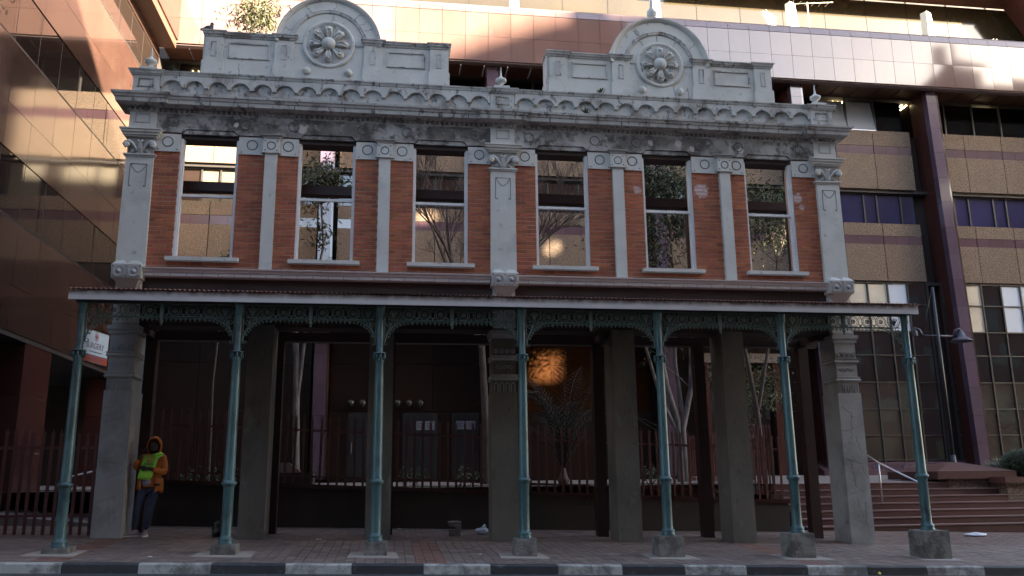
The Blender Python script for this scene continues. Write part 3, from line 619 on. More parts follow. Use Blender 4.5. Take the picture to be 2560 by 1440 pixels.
# --- pediments
def pediment(x0, x1, pr, ac, ar, piers):
    zb = 9.07; o = MB().box(x0+.02, x1-.02, .14, .56, zb, 9.95).build('pediment', 'plaster', fac)
    MB().box(x0, x1, .12, .58, zb, 9.405).build('plinth', 'plaster', o)
    for a_, b_ in piers:
        MB().box(a_-.03, b_+.03, .085, .60, zb, 9.40).build('pier_foot', 'plaster', o)
        MB().box(a_, b_, .10, .59, 9.40, 9.94).build('pier', 'plaster', o)
        m_ = (a_+b_)/2; b = MB()
        for (u0, u1, z0, z1) in ((-.055, .055, 9.80, 9.82), (-.055, .055, 9.49, 9.505), (-.055, -.035, 9.505, 9.80), (.035, .055, 9.505, 9.80)): b.box(m_+u0, m_+u1, .088, .10, z0, z1)
        b.build('sunk_panel', 'plaster_weathered', o)
        MB().sweep([(a_, .59), (a_, .10), (b_, .10), (b_, .59)], [(-.02, 9.92), (.015, 9.925), (.02, 9.955), (.045, 9.97), (.055, 10.01), (.07, 10.02), (.07, 10.045), (-.02, 10.05)]).build('pier_cap', 'plaster_weathered', o)
        MB().box(a_+.001, b_-.001, .085, .61, 9.94, 10.049).build('cap_bed', 'plaster_weathered', o)
    for (a_, b_) in ((piers[0][1], piers[1][0]), (piers[2][1], piers[3][0])):
        MB().prism_x([(.57, 9.92), (.145, 9.92), (.12, 9.93), (.115, 9.955), (.09, 9.97), (.08, 10.0), (.065, 10.01), (.065, 10.035), (.57, 10.04)], a_, b_).build('coping', 'plaster_weathered', o)
        b = MB()
        for (u0, u1, z0, z1) in ((a_+.10, b_-.10, 9.80, 9.835), (a_+.10, b_-.10, 9.475, 9.495), (a_+.10, a_+.13, 9.495, 9.80), (b_-.13, b_-.10, 9.495, 9.80)): b.box(u0, u1, .118, .14, z0, z1)
        b.build('panel_frame', 'plaster_weathered', o)
    cx, cz = ac; n = 40
    b = MB(); b.prism([(cx+ar*math.cos(PI*j/n), cz+ar*math.sin(PI*j/n)) for j in range(n+1)], .12, .60, True); b.build('arch', 'plaster', o)
    b = MB(); b.lathe([(ar-.085, 0), (ar-.08, .02), (ar-.06, .025), (ar-.05, .045), (ar-.015, .05), (ar+.006, .06), (ar+.012, .0), (ar+.01, -.10)], (cx, .121, cz), 48, 'y', arc=PI); b.build('arch_mould', 'plaster', o)
    b = MB(); b.lathe([(.70, 0), (.705, .02), (.73, .03), (.745, .012), (.765, .03), (.785, .03), (.80, 0)], (cx, .121, cz), 48, 'y', arc=PI); b.build('arch_bead', 'plaster_weathered', o)
    b = MB(); b.lathe([(.535, 0), (.525, .018), (.50, .026), (.475, .02), (.455, .004), (.45, .001)], (cx, .139-.02, cz), 40, 'y'); b.build('medallion_rim', 'plaster', o)
    b = MB(); b.lathe([(.45, .001), (.0, .0015)], (cx, .118, cz), 40, 'y', smooth=False); b.build('medallion_field', 'plaster_weathered', o)
    pe = MB()
    pe.ball((.27, 0, 0), .15, 14, 8, (.98, .34, .47)); pe.ball((.35, -.0, 0), .075, 10, 6, (.75, .62, 1.0)); pe.ball((.325, -.055, 0), .03, 8, 6)
    pe.tube([(.14, -.03, .02), (.28, -.062, .045), (.36, -.055, .06)], .014, 6); pe.tube([(.14, -.03, -.02), (.28, -.062, -.045), (.36, -.055, -.06)], .014, 6)
    me = pe.mesh('petal', 'plaster')
    for k in range(8): link('petal', me, o, (cx, .108, cz), rot=(0, PI/2+k*PI/4, 0))
    b = MB(); b.lathe([(.15, .0), (.145, .03), (.128, .045), (.12, .075), (.08, .105), (0, .115)], (cx, .10, cz), 24, 'y'); b.build('boss', 'plaster', o)
    for s in (-1, 1): MB().lathe([(.085, .0), (.08, .03), (.055, .06), (0, .075)], (cx+.42*s, .119, cz-.62), 16, 'y').build('knob', 'plaster', o)
    b = MB(); b.lathe([(.10, -.03), (.10, .04), (.05, .07), (.045, .11), (.09, .16), (.115, .23), (.10, .30), (.05, .36), (.035, .42), (.02, .60), (0, .72)], (cx-.05, .34, cz+ar+.01), 18); b.build('crowning_finial', 'plaster', o)
    random.seed(int(cx*10)+50); b = MB()
    for k in range(7):
        t = random.uniform(.25, PI-.25); p = []
        r0, r1 = random.choice(((.80, .96), (.55, .70), (.80, 1.0)))
        for j in range(6): rr = r0+(r1-r0)*j/5; tt = t+random.uniform(-.03, .03); p.append((cx+rr*math.cos(tt), .119, cz+rr*math.sin(tt)))
        b.tube(p, .005, 4)
    for k in range(4):
        xx = random.uniform(x0+.2, x1-.2); b.tube(crack(None, xx, 9.38, random.uniform(-.1, .1), -.3, .118), .004, 4)
    b.build('crack_lines', 'crack', o, kind='stuff')
pediment(-6.08, -1.09, None, (-3.585, 9.90), 1.06, [(-6.02, -5.67), (-4.65, -4.27), (-2.86, -2.49), (-1.50, -1.13)])
pediment(.955, 6.045, None, (3.475, 9.88), 1.10, [(1.03, 1.42), (2.40, 2.80), (4.21, 4.59), (5.62, 6.01)])
# weeds rooted in the copings
def weed(label, x, y, z, s, seed):
    random.seed(seed); b = MB()
    for k in range(46):
        a_ = random.uniform(0, 2*PI); t = random.uniform(.2, 1.2); L_ = s*random.uniform(.5, 1)
        d = Vector((math.cos(a_)*math.sin(t), math.sin(a_)*math.sin(t), math.cos(t))); p = d*L_; w_ = d.cross(Vector((0, 0, 1))).normalized()*.012
        b.add([tuple(p*.3-w_*.3), tuple(p*.3+w_*.3), tuple(p+w_), tuple(p-w_)], [(0, 1, 2, 3)])
    o = b.build('weed', 'leaf_olive'); o.location = (x, y, z); tag(o, label, 'weed', 'weeds on the cornice')
weed('small weed sprouting on the parapet coping beside the left finial', -6.55, -.05, 9.05, .13, 1)
weed('weed tuft on the parapet coping left of the second pediment centre', 2.1, -.05, 9.05, .14, 2)
weed('weed tuft on the main cornice under the second pediment', 1.72, -.22, 8.49, .12, 3)

# ================================================================ STEEL FRAME BEHIND THE FACADE
fr = thing('steel_frame', 'dark red brown steel frame propping the old facade from behind', 'steel frame', loc=(0, 1.1, 0))
for z0, z1 in ((6.95, 7.14), (3.85, 4.03)): MB().box(-7.0, 7.0, -.1, .12, z0, z1).build('beam', 'steel_brown', fr)
for px in (-6.82, -4.40, -2.20, .12, 2.10, 4.31, 6.66): 
    MB().box(px-.11, px+.11, -.101, .121, gz(px, 1)-.1, 3.849).build('post', 'steel_brown', fr)
for px in (-6.82, -4.5, .0, 4.31, 6.68): MB().box(px-.075, px+.075, -.08, .1, 4.03, 6.949).build('upper_post', 'steel_brown', fr)
for px in (-6.82, -2.2, 2.10, 6.66): MB().box(px-.07, px+.07, -.9, -.102, 3.87, 4.0).build('tie', 'steel_brown', fr)

# ================================================================ VERANDA
ver = thing('veranda', 'long veranda of teal cast iron columns under a corrugated lean-to roof', 'veranda', loc=(0, -2.2, 0))
b = MB(); n = int(14.46/.0745*8); vs = []
for row, (y, z) in enumerate(((-.22, 4.115), (1.05, 4.36), (2.3, 4.62))):
    for i in range(n+1):
        x = -7.23+14.46*i/n; vs.append((x, y, z+.011*math.sin(2*PI*(x+7.23)/.0745)))
m1 = n+1
b.add(vs, [(r*m1+i, r*m1+i+1, (r+1)*m1+i+1, (r+1)*m1+i) for r in range(2) for i in range(n)], True); b.build('roof_sheet', 'roof_sheet', ver)
MB().box(-7.22, 7.22, -.17, -.135, 3.945, 4.10).build('fascia_board', 'fascia_white', ver)
for s in (-1, 1): MB().hexa([(7.22*s-.03*(s > 0)+.0, -.134, 3.95), (7.22*s+.03*(s < 0), -.134, 3.95), (7.22*s+.03*(s < 0), 2.2, 4.45), (7.22*s-.03*(s > 0), 2.2, 4.45)], [(7.22*s-.03*(s > 0), -.134, 4.09), (7.22*s+.03*(s < 0), -.134, 4.09), (7.22*s+.03*(s < 0), 2.2, 4.58), (7.22*s-.03*(s > 0), 2.2, 4.58)]).build('barge_board', 'fascia_white', ver)
MB().box(-7.15, 7.15, -.06, .06, 3.95, 4.06).build('eaves_beam', 'lintel_dark', ver)
for k in range(13):
    x = -7.05+14.1*k/12; MB().hexa([(x-.03, .06, 4.0), (x+.03, .06, 4.0), (x+.03, 2.2, 4.44), (x-.03, 2.2, 4.44)], [(x-.03, .06, 4.12), (x+.03, .06, 4.12), (x+.03, 2.2, 4.56), (x-.03, 2.2, 4.56)]).build('rafter', 'lintel_dark', ver)
PXS = [-7.04, -4.638, -2.367, .008, 2.40, 4.66, 7.035]
prof = [(.115, .185), (.12, .21), (.105, .225), (.112, .25), (.112, .27), (.088, .29), (.083, .33), (.080, 1.02), (.085, 1.03), (.085, 1.05), (.098, 1.06), (.115, 1.09), (.112, 1.115), (.092, 1.125), (.088, 1.15), (.09, 1.16), (.082, 1.18), (.080, 1.6), (.072, 2.6), (.066, 3.02), (.071, 3.03), (.071, 3.045), (.065, 3.05), (.064, 3.13), (.105, 3.145), (.108, 3.165), (.06, 3.17), (.054, 3.18), (.052, 3.78), (.068, 3.80), (.068, 3.88), (.078, 3.90), (.078, 3.955), (0, 3.955)]
b = MB(); b.lathe(prof, (0, 0, 0), 24); col_me = b.mesh('column', 'teal')
b = MB()
for k in range(8):
    t = 2*PI*k/8+.2; b.tube([(.062*math.cos(t), .062*math.sin(t), 3.03), (.085*math.cos(t), .085*math.sin(t), 3.06), (.094*math.cos(t), .094*math.sin(t), 3.10), (.088*math.cos(t), .088*math.sin(t), 3.135)], [.006, .012, .017, .012], 6); b.ball((.088*math.cos(t), .088*math.sin(t), 3.075), .014, 6, 4)
leaf_me = b.mesh('collar_leaves', 'teal')
b = MB()
for side in range(4):
    t = -PI/2+side*PI/2
    for k in range(11): b.ball((.053*math.cos(t), .053*math.sin(t), 3.22+k*.05), .011, 6, 4)
riv_me = b.mesh('rivets', 'teal')
for px in PXS:
    o = link('column', col_me, ver, (px, 0, 0)); link('collar_leaves', leaf_me, o, (0, 0, 0)); link('rivets', riv_me, o, (0, 0, 0))
# lace: one bay drawn in its own plane, shared by the six bays
LW = 2.22
b = MB(); T = lambda pts, r=.008: b.tube([(p[0], 0, p[1]) for p in pts], r, 4, False)
T([(0, 3.93), (LW, 3.93)], .012); T([(.05, 3.715), (LW-.05, 3.715)], .011); T([(.2, 3.695), (LW-.2, 3.695)], .006)
def circ(cx, cz, r, t=.008, n=18, a0=0, a1=2*PI): T([(cx+r*math.cos(a0+(a1-a0)*j/n), cz+r*math.sin(a0+(a1-a0)*j/n)) for j in range(n+1)], t)
def rosette(cx, cz, r):
    for k in range(8):
        t = 2*PI*k/8; b.ball((cx+r*.62*math.cos(t), 0, cz+r*.62*math.sin(t)), r*.28, 5, 4, (1, .5, 1))
    b.ball((cx, -.004, cz), r*.3, 6, 4)
half = LW/2
for mir in (1, -1):
    X = lambda x: x if mir > 0 else LW-x
    for i, cx in enumerate((.40, .66, .92)):
        circ(X(cx), 3.82, .098, .008); circ(X(cx), 3.82, .072, .006); rosette(X(cx), 3.82, .052)
        T([(X(cx+.09), 3.86), (X(cx+.13), 3.915)], .007); T([(X(cx-.09), 3.78), (X(cx-.13), 3.725)], .007); T([(X(cx+.09), 3.78), (X(cx+.12), 3.75), (X(cx+.13), 3.725)], .007)
        b.ball((X(cx+.13), 0, 3.745), .02, 5, 4); circ(X(cx+.13), 3.885, .022, .006, 8)
    # palmette next to the column
    circ(X(.155), 3.83, .115, .009, 18, -PI, PI*0); T([(X(.04), 3.83), (X(.05), 3.9), (X(.08), 3.93)], .008); T([(X(.27), 3.83), (X(.26), 3.9), (X(.23), 3.93)], .008)
    circ(X(.155), 3.83, .085, .006, 14, -PI, 0)
    for k in (-2, -1, 0, 1, 2): T([(X(.155), 3.75), (X(.155+.02*k), 3.82), (X(.155+.038*k), 3.90-.012*abs(k))], .010)
    # curved bracket
    T([(X(.015), 3.93), (X(.012), 3.30)], .010)
    br = [(X(.02+.43*(1-math.cos(t))), 3.33+.37*math.sin(t)) for t in [PI/2*j/10 for j in range(11)]]; T(br, .011)
    br2 = [(X(.05+.33*(1-math.cos(t))), 3.42+.30*math.sin(t)) for t in [PI/2*j/8 for j in range(9)]]; T(br2, .006)
    T([(X(.02), 3.66), (X(.07), 3.60), (X(.10), 3.62), (X(.11), 3.66), (X(.08), 3.68), (X(.06), 3.65)], .009); T([(X(.02), 3.52), (X(.05), 3.47), (X(.075), 3.49), (X(.07), 3.53)], .008)
    T([(X(.14), 3.70), (X(.12), 3.64), (X(.09), 3.56), (X(.03), 3.44)], .009); circ(X(.2), 3.66, .035, .007, 10); b.ball((X(.11), 0, 3.63), .026, 6, 4, (1, .5, 1))
    for k in range(2, 11):
        p = br[k]; q = br[k-1]; nx_, nz_ = (p[1]-q[1]), -(p[0]-q[0]); l_ = math.hypot(nx_, nz_); s = 1 if mir > 0 else -1
        cx, cz = p[0]+s*nx_/l_*.035, p[1]+s*nz_/l_*.035
        for k2 in range(4): T([(cx, cz), (cx+.022*math.cos(k2*PI/2+.4), cz+.022*math.sin(k2*PI/2+.4))], .007)
    T([(X(.012), 3.33), (X(.03), 3.29), (X(.06), 3.30), (X(.07), 3.33), (X(.05), 3.345)], .009)
    x = .47
    while x < half-.06:
        b.ball((X(x), 0, 3.672), .017, 5, 4, (.6, .5, 1.2)); T([(X(x-.026), 3.675), (X(x+.026), 3.675)], .007); T([(X(x), 3.70), (X(x), 3.64)], .006); x += .0715
lace_me = b.mesh('lace_fringe', 'teal_lace')
b = MB(); b.box(-.03, .03, -.02, .02, 3.70, 3.93); b.lathe([(.025, 3.71), (.03, 3.69), (.02, 3.675), (.034, 3.66), (.03, 3.63), (.016, 3.61), (.02, 3.595), (.008, 3.575), (0, 3.56)], (0, 0, 0), 10); pend_me = b.mesh('pendant', 'teal_lace')
for i in range(6):
    xa, xb = PXS[i]+.055, PXS[i+1]-.055; o = link('lace_fringe', lace_me, ver, (xa, -.0, 0), ((xb-xa)/LW, 1, 1)); link('pendant', pend_me, ver, ((xa+xb)/2, 0, 0))
# concrete blocks under the columns
BL = ['low cracked concrete block under the leftmost teal column', 'low concrete block under the teal column nearest the person', 'concrete block under the third teal column from the surgery sign',
      'grey concrete block under the middle teal column', 'tall grey concrete block under the paint-worn teal column right of centre', 'tall stained concrete block under the second teal column from the right',
      'tallest stained concrete block under the rightmost teal column']
for (bx, s), lab in zip(BLOCKS, BL):
    h = s/2; g = gz(bx, -2.4)-.05; cs = [(-h, -h*.95), (h, -h*.95), (h, h), (-h, h)]; c1 = [(p*.96, q*.96) for p, q in cs]; b = MB()
    b.hexa([(p, q, 0) for p, q in cs], [(p*.985, q*.985, .165-g) for p, q in cs]); b.hexa([(p*.985, q*.985, .165-g) for p, q in cs], [(p, q, .186-g) for p, q in c1])
    o = b.build('concrete_block', 'concrete'); o.location = (bx, -2.2, g); o.rotation_euler = (0, 0, random.uniform(-.04, .04)); tag(o, lab, 'concrete block', 'blocks under the veranda columns')
# ================================================================ OFFICE BUILDING ROUND THE COURTYARD
def keep(o, parent): o.parent = parent; o.matrix_parent_inverse = Matrix.Translation(-parent.location) if parent.parent is None else Matrix(); return o
def part(b, name, m, parent, kind=None): return keep(b.build(name, m, None, kind=kind), parent)
def piece(name, me, parent, loc, scale): return keep(link(name, me, None, loc, scale), parent)
UB = {k: unit_box(k, k) for k in ('granite_red', 'granite_fascia', 'granite_purple', 'granite_fin', 'granite_dark', 'granite_sunpatch', 'aggregate', 'glass_bronze', 'glass_dark', 'glass_gold', 'glass_blue', 'glass_clear', 'mullion', 'white_panel', 'granite_side', 'glass_sky_white', 'cream_panel', 'glass_street_tint', 'blind', 'pane_sky_pale', 'curtain', 'soffit', 'step_tile')}
def bx(name, m, parent, x0, x1, y0, y1, z0, z1): return piece(name, UB[m], parent, ((x0+x1)/2, (y0+y1)/2, (z0+z1)/2), (x1-x0, y1-y0, z1-z0))
ob = thing('office_block', 'modern office block of tan aggregate panels and red granite behind the old facade', 'building', loc=(7, 12, 1.1))
FIN = [-10.0, -4.4, 1.2, 6.95, 12.4, 17.7, 23.1, 28.6]
part(MB().box(-13, 29, 12.45, 26, 1.0, 13.9), 'core_wall', 'joint', ob)
part(MB().box(-13, 29, 16.5, 26, 13.9, 24), 'rear_wall', 'soffit_dark', ob)
# storeys of aggregate panels
for (z0, z1, zb0, zb1) in ((11.66, 14.0, 13.05, 13.38), (8.11, 10.30, 9.50, 9.82)):
    for i in range(7):
        xa, xb = FIN[i]+(.33 if i else 0), FIN[i+1]-.33; wd = (xb-xa)/3
        for k in range(3):
            a, b_ = xa+wd*k+.012, xa+wd*(k+1)-.012
            bx('aggregate_panel', 'aggregate', ob, a, b_, 12.0, 12.3, z0, zb0-.004); bx('aggregate_panel', 'aggregate', ob, a, b_, 12.0, 12.3, zb1+.004, z1)
            for q in range(3):
                c0_, c1_ = a+(b_-a)*q/3, a+(b_-a)*(q+1)/3; bx('band_tile', 'granite_purple', ob, c0_+.003, c1_-.003, 12.015, 12.3, zb0, zb1)
    part(MB().box(-10, 28, 12.1, 12.44, z0-.12, z0-.004), 'window_head', 'mullion', ob)
# window strips between the panels
def strip(z0, z1, y, cols, sub):
    for i in range(7):
        xa, xb = FIN[i]+.30, FIN[i+1]-.30; x = xa; k = 0; ws = [1.05, .6, 1.05, .55, 1.0, .6]; tot = sum(ws); f = (xb-xa)/tot
        for wd in ws:
            m_ = cols(i, k); bx('window_pane', m_, ob, x+.025, x+wd*f-.025, y, y+.03, z0+.04, z1-.04)
            bx('mullion', 'mullion', ob, x-.028, x+.028, y-.06, y+.04, z0, z1); x += wd*f; k += 1
        bx('transom', 'mullion', ob, xa, xb, y-.05, y+.05, z0-.0, z0+.045); bx('transom', 'mullion', ob, xa, xb, y-.05, y+.05, z1-.045, z1)
def c1(i, k):
    if i == 0: return 'cream_panel' if k in (1, 2, 4) else 'glass_bronze'
    if i == 3: return 'pane_sky_pale' if k in (0, 2, 3) else 'glass_dark'
    if i >= 4: return 'glass_blue'
    return 'glass_bronze'
strip(10.30, 11.54, 12.28, c1, None)
# top storey under the fascia: clear glass, fluorescent tubes on the ceiling
for i in range(7):
    xa, xb = FIN[i]+.3, FIN[i+1]-.3; n = 4; wd = (xb-xa)/n
    for k in range(n):
        o = bx('window_pane', 'glass_sky_white' if (i == 4 and k in (1, 2)) else 'glass_clear', ob, xa+wd*k+.03, xa+wd*(k+1)-.03, 12.42, 12.44, 14.04, 15.4)
        if i == 4 and k in (1, 2): o.rotation_euler = (math.radians(-10), 0, 0)
        bx('mullion', 'mullion', ob, xa+wd*k-.03, xa+wd*k+.03, 12.36, 12.46, 14.0, 15.46)
    bx('transom', 'mullion', ob, xa, xb, 12.36, 12.46, 13.98, 14.04)
part(MB().box(-13, 29, 12.3, 16.5, 15.46, 15.52), 'ceiling', 'soffit_dark', ob); part(MB().box(-13, 29, 12.45, 16.5, 13.85, 13.95), 'floor_slab', 'soffit_dark', ob)
for tx, ty, n in ((14.7, 12.6, 3), (17.6, 12.6, 2), (20.95, 12.6, 3), (-9.35, 12.9, 3)):
    for k in range(n):
        part(MB().tube([(tx+.2*k, ty, 15.41), (tx+.2*k, ty+1.1, 15.41)], .024, 6), 'fluorescent_tube', 'tube_light', ob)
# soffit slats and fascia of polished tiles
for k in range(46):
    x = -10+.84*k; bx('soffit_slat', 'soffit', ob, x+.01, x+.80, 11.12, 12.34, 15.50, 15.55)
part(MB().box(-10.4, 29, 11.06, 11.3, 15.42, 17.62), 'fascia_backing', 'joint_pale', ob)
x = -10.35; random.seed(3)
while x < 28:
    for z0, z1, y in ((15.46, 16.38, 11.0), (16.385, 17.30, 11.0)):
        o = bx('fascia_tile', 'granite_fascia', ob, x+.006, x+.804, y, y+.055, z0+.004, z1); o.rotation_euler = (random.uniform(-.006, .006), 0, random.uniform(-.006, .006))
    o = bx('fascia_tile', 'granite_fascia', ob, x+.006, x+.804, 11.03, 11.08, 17.31, 17.60); o.rotation_euler = (math.radians(-14), 0, 0)
    x += .81
part(MB().box(-10.4, 29, 11.08, 13.4, 17.5, 17.58), 'balcony_floor', 'terrace_tile', ob)
# set-back storey above
x = -10.3; k = 0
while x < 28:
    bx('window_pane', 'glass_gold', ob, x+.02, x+1.78, 12.9, 12.95, 17.9, 20.1); bx('mullion', 'glass_gold', ob, x-.012, x+.012, 12.885, 12.96, 17.6, 20.2); x += 1.8; k += 1
part(MB().box(-10.4, 28.5, 12.85, 13.3, 17.58, 17.9), 'upper_sill', 'glass_gold', ob)
for cx in (7.35, 12.75, 18.4, 24.0, 2.0): part(MB().hexa([(cx-.17, 11.35, 17.58), (cx+.17, 11.35, 17.58), (cx+.17, 11.75, 17.58), (cx-.17, 11.75, 17.58)], [(cx-.14, 11.35, 18.85), (cx+.14, 11.5, 18.85), (cx+.14, 11.75, 18.85), (cx-.14, 11.75, 18.95)]), 'balcony_pier', 'dish_white', ob)
x = -9.6
while x < 28:
    part(MB().box(x, x+.06, 11.5, 11.56, 17.58, 17.86), 'balcony_stub', 'dish_white', ob); x += 1.27
for x in range(9): bx('eaves_panel', 'white_panel', ob, 9.0+1.75*x, 9.0+1.75*x+1.74, 11.62, 11.9, 20.34, 22.4)
part(MB().box(8.6, 25, 11.63, 12.84, 20.12, 20.33), 'eaves_beam', 'soffit', ob)
part(MB().box(8.6, 25, 11.91, 12.9, 20.34, 23), 'upper_storey', 'white_panel', ob)
b = MB(); b.prism([(22.6, 20.1), (24.2, 17.6), (25.2, 17.6), (25.2, 23), (22.6, 23)], 11.5, 12.6); part(b, 'corner_buttress', 'granite_side', ob)
# fins clad in purple granite
for i, fx0 in enumerate(FIN[1:7]):
    fx = -2.19+(fx0+2.19)*1.013+max(0, fx0-10)*.022; g = 1.2; k = .008+(fx+4.4)/22*.014        # the fins lean very slightly
    sx = lambda z: fx+(9.5-z)*k
    def lean(x0, x1, y0, y1, z0, z1): return MB().hexa([(sx(z0)+x0, y0, z0), (sx(z0)+x1, y0, z0), (sx(z0)+x1, y1, z0), (sx(z0)+x0, y1, z0)], [(sx(z1)+x0, y0, z1), (sx(z1)+x1, y0, z1), (sx(z1)+x1, y1, z1), (sx(z1)+x0, y1, z1)])
    part(lean(-.20, .24, 11.61, 12.42, g, 15.45), 'fin_core', 'granite_side', ob)
    z = g
    while z < 15.3:
        z1 = min(z+.98, 15.42); part(lean(-.205, .19, 11.35, 11.609, z+.004, z1-.004), 'fin_tile', 'granite_fin', ob); part(lean(.192, .262, 11.35, 11.66, z+.004, z1-.004), 'fin_tile', 'granite_red', ob); z = z1
part(MB().box(-9.9, 12.1, 10.2, 12.04, 6.55, 6.82), 'sky_blocker_slab', 'granite_side', ob)  # added slab, out of view, keeping sky light off the wall below
# curtain wall of the right-hand bays
ZR = [8.04, 7.235, 6.245, 5.37, 4.393, 3.445, 2.524, 1.67]
for i in (4, 5, 6):
    xa, xb = FIN[i]+.25, FIN[i+1]-.33; n = 6; wd = (xb-xa)/n
    for r in range(7):
        for k in range(n):
            m_ = 'glass_dark'
            if r >= 4 and k < 5: m_ = 'glass_street_tint'
            if r in (0, 1): m_ = 'curtain' if (k+i) % 4 else 'pane_sky_pale'
            if r in (0, 1) and i == 5: m_ = ('curtain', 'curtain', 'glass_dark', 'pane_sky_pale', 'pane_sky_pale', 'glass_dark')[k]
            if r in (0, 1) and i == 4 and k == 5: m_ = 'glass_dark'
            o = bx('window_pane', m_, ob, xa+wd*k+.025, xa+wd*(k+1)-.025, 12.1, 12.13, ZR[r+1]+.02, ZR[r]-.02); o.rotation_euler = (random.uniform(-.008, .008), 0, random.uniform(-.008, .008))
    for k in range(n+1): bx('mullion', 'mullion', ob, xa+wd*k-.028, xa+wd*k+.028, 12.05, 12.16, 1.62, 8.1)
    for z in ZR: bx('transom', 'mullion', ob, xa, xb, 12.06, 12.15, z-.022, z+.022)
b = MB(); x = 12.2
while x < 28:
    part(MB().hexa([(x, 11.1, 1.0), (x+1.16, 11.1, 1.0), (x+1.16, 12.2, 1.0), (x, 12.2, 1.0)], [(x, 11.1, 1.33), (x+1.16, 11.1, 1.33), (x+1.16, 12.2, 1.66), (x, 12.2, 1.66)]), 'plinth_slab', 'granite_purple', ob); x += 1.165
# plain granite ground floor seen through the arcade, with doors
DOORS = [(-3.5, -2.3), (-1.75, -.63), (-.15, .72)]
for i in range(4):
    xa, xb = FIN[i]+(.28 if i else 0), FIN[i+1]-.33; wd = (xb-xa)/3
    for k in range(3):
        for z0, z1 in ((3.35, 4.9), (4.9, 6.45), (6.45, 7.99)): bx('wall_slab', 'granite_sunpatch' if i == 2 else 'granite_dark', ob, xa+wd*k+.005, xa+wd*(k+1)-.005, 12.05, 12.4, z0+.005, z1-.005)
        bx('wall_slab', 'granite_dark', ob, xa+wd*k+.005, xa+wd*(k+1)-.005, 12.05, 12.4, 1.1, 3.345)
for xa, xb in DOORS:
    d = bx('door', 'mullion', ob, xa, xb, 11.98, 12.04, 1.15, 3.28)
    n = 1 if xb-xa < 1 else 2
    part(MB().box(xa+.04, xb-.04, 11.965, 11.979, 1.2, 3.24), 'door_leaf', 'door_dark', ob); part(MB().box(xa+.12, xa+.14, 11.90, 11.964, 2.0, 2.35), 'door_handle', 'rail_steel', ob)
part(MB().box(8.2, 11.3, 11.55, 11.9, 4.98, 5.30), 'entrance_lintel', 'terrace_tile', ob); part(MB().box(8.4, 8.6, 11.6, 11.9, 1.15, 4.97), 'entrance_post', 'granite_side', ob); part(MB().box(10.9, 11.15, 11.6, 11.9, 1.15, 4.97), 'entrance_post', 'granite_side', ob); part(MB().box(8.6, 10.9, 11.65, 11.8, 4.5, 4.7), 'entrance_rail', 'granite_side', ob)
part(MB().box(8.6, 10.9, 11.86, 11.9, 1.2, 4.5), 'entrance_glass', 'glass_dark', ob)

# ---------------------------------------------------------------- wing on the left, running back from the street
wg = thing('office_wing', 'polished red granite office wing with slanting bands of dark glass, left of the facade', 'building', loc=(-10.5, 6, 0))
part(MB().box(-22, -10.12, -6, 12, 4.25, 15.2), 'core_wall', 'joint', wg)
YS = [-6.0]
while YS[-1] < 10.9: YS.append(YS[-1]+1.18)
YS[-1] = 11.0
for (z0, z1) in ((4.22, 6.46), (7.80, 10.04), (11.34, 13.65)):
    zm = z0+(z1-z0)*.42
    for i in range(len(YS)-1):
        for a, b_ in ((z0, zm), (zm, z1)):
            o = bx('granite_slab', 'granite_red', wg, -10.1, -10.0, YS[i]+.004, YS[i+1]-.004, a+.004, b_-.004); o.rotation_euler = (0, random.uniform(-.004, .004), random.uniform(-.004, .004))
    part(MB().box(-10.13, -9.995, -6, 11, z1-.001, z1+.04), 'ledge', 'mullion', wg)
for (z0, z1) in ((6.52, 7.79), (10.10, 11.33), (13.71, 14.9)):
    for i in range(len(YS)-1):
        bx('window_pane', 'glass_bronze', wg, -10.06, -10.02, YS[i]+.015, YS[i+1]-.015, z0, z1); bx('mullion', 'mullion', wg, -10.07, -10.018, YS[i]-.009, YS[i]+.009, z0, z1)
for i in range(len(YS)-1): bx('eaves_slab', 'granite_red', wg, -10.1, -9.98, YS[i]+.004, YS[i+1]-.004, 14.9, 15.18)
part(MB().box(-22, -9.45, -6, 10.9, 15.2, 15.5), 'roof_overhang', 'soffit', wg); part(MB().box(-22, -9.4, -6.1, 10.92, 15.5, 17.3), 'roof_band', 'granite_red', wg)
part(MB().box(-22, -10.02, -6, 12, 4.12, 4.215), 'undercroft_ceiling', 'soffit_dark', wg); part(MB().box(-22, -13.2, -6, 12, -.8, 4.11), 'undercroft_wall', 'soffit_dark', wg)
for y0, y1 in ((3.3, 4.8), (-2.5, -1.2), (9.6, 11)):
    z = -.6
    while z < 4.0:
        bx('column_slab', 'granite_side', wg, -10.75, -10.02, y0, y1, z+.004, min(z+1.2, 4.11)-.004); z += 1.2
bx('pier_panel', 'curtain', wg, -10.9, -10.76, 4.3, 4.75, 2.3, 3.7)
struct(sheet(-22, -10, [-3.2, 12], lambda x, y: .12 if y < 3 else .6).build('undercroft_floor', 'terrace_tile'))

# ---------------------------------------------------------------- buildings across the street (they shade the place and show in the polished tiles)
def tower(label, x0, x1, y0, y1, h, mname, fl=3.6):
    t = thing('street_building', label, 'building', 'buildings across the street', ((x0+x1)/2, (y0+y1)/2, -.5))
    part(MB().box(x0, x1, y0, y1, -3, h), 'wall', mname, t)
    z = 1.0
    while z < h-2.5:
        n = max(3, int((x1-x0)/2.6)); wd = (x1-x0)/n
        m_ = MB()
        for k in range(n): m_.box(x0+wd*k+.5, x0+wd*(k+1)-.5, y1, y1+.03, z+.9, z+2.7)
        part(m_, 'window_row', 'tower_glass', t); z += fl
    part(MB().box(x0-.2, x1+.2, y0-.2, y1+.25, h, h+.5), 'cornice', mname, t); return t
tower('tall dark brick office tower across the street from the facade', -2.5, 15.98, -38, -20.2, 37.5, 'tower_brick')
tower('broad mid-height block across the street right of the brick tower', 15.99, 33.39, -38, -20.2, 25.8, 'tower_brick')
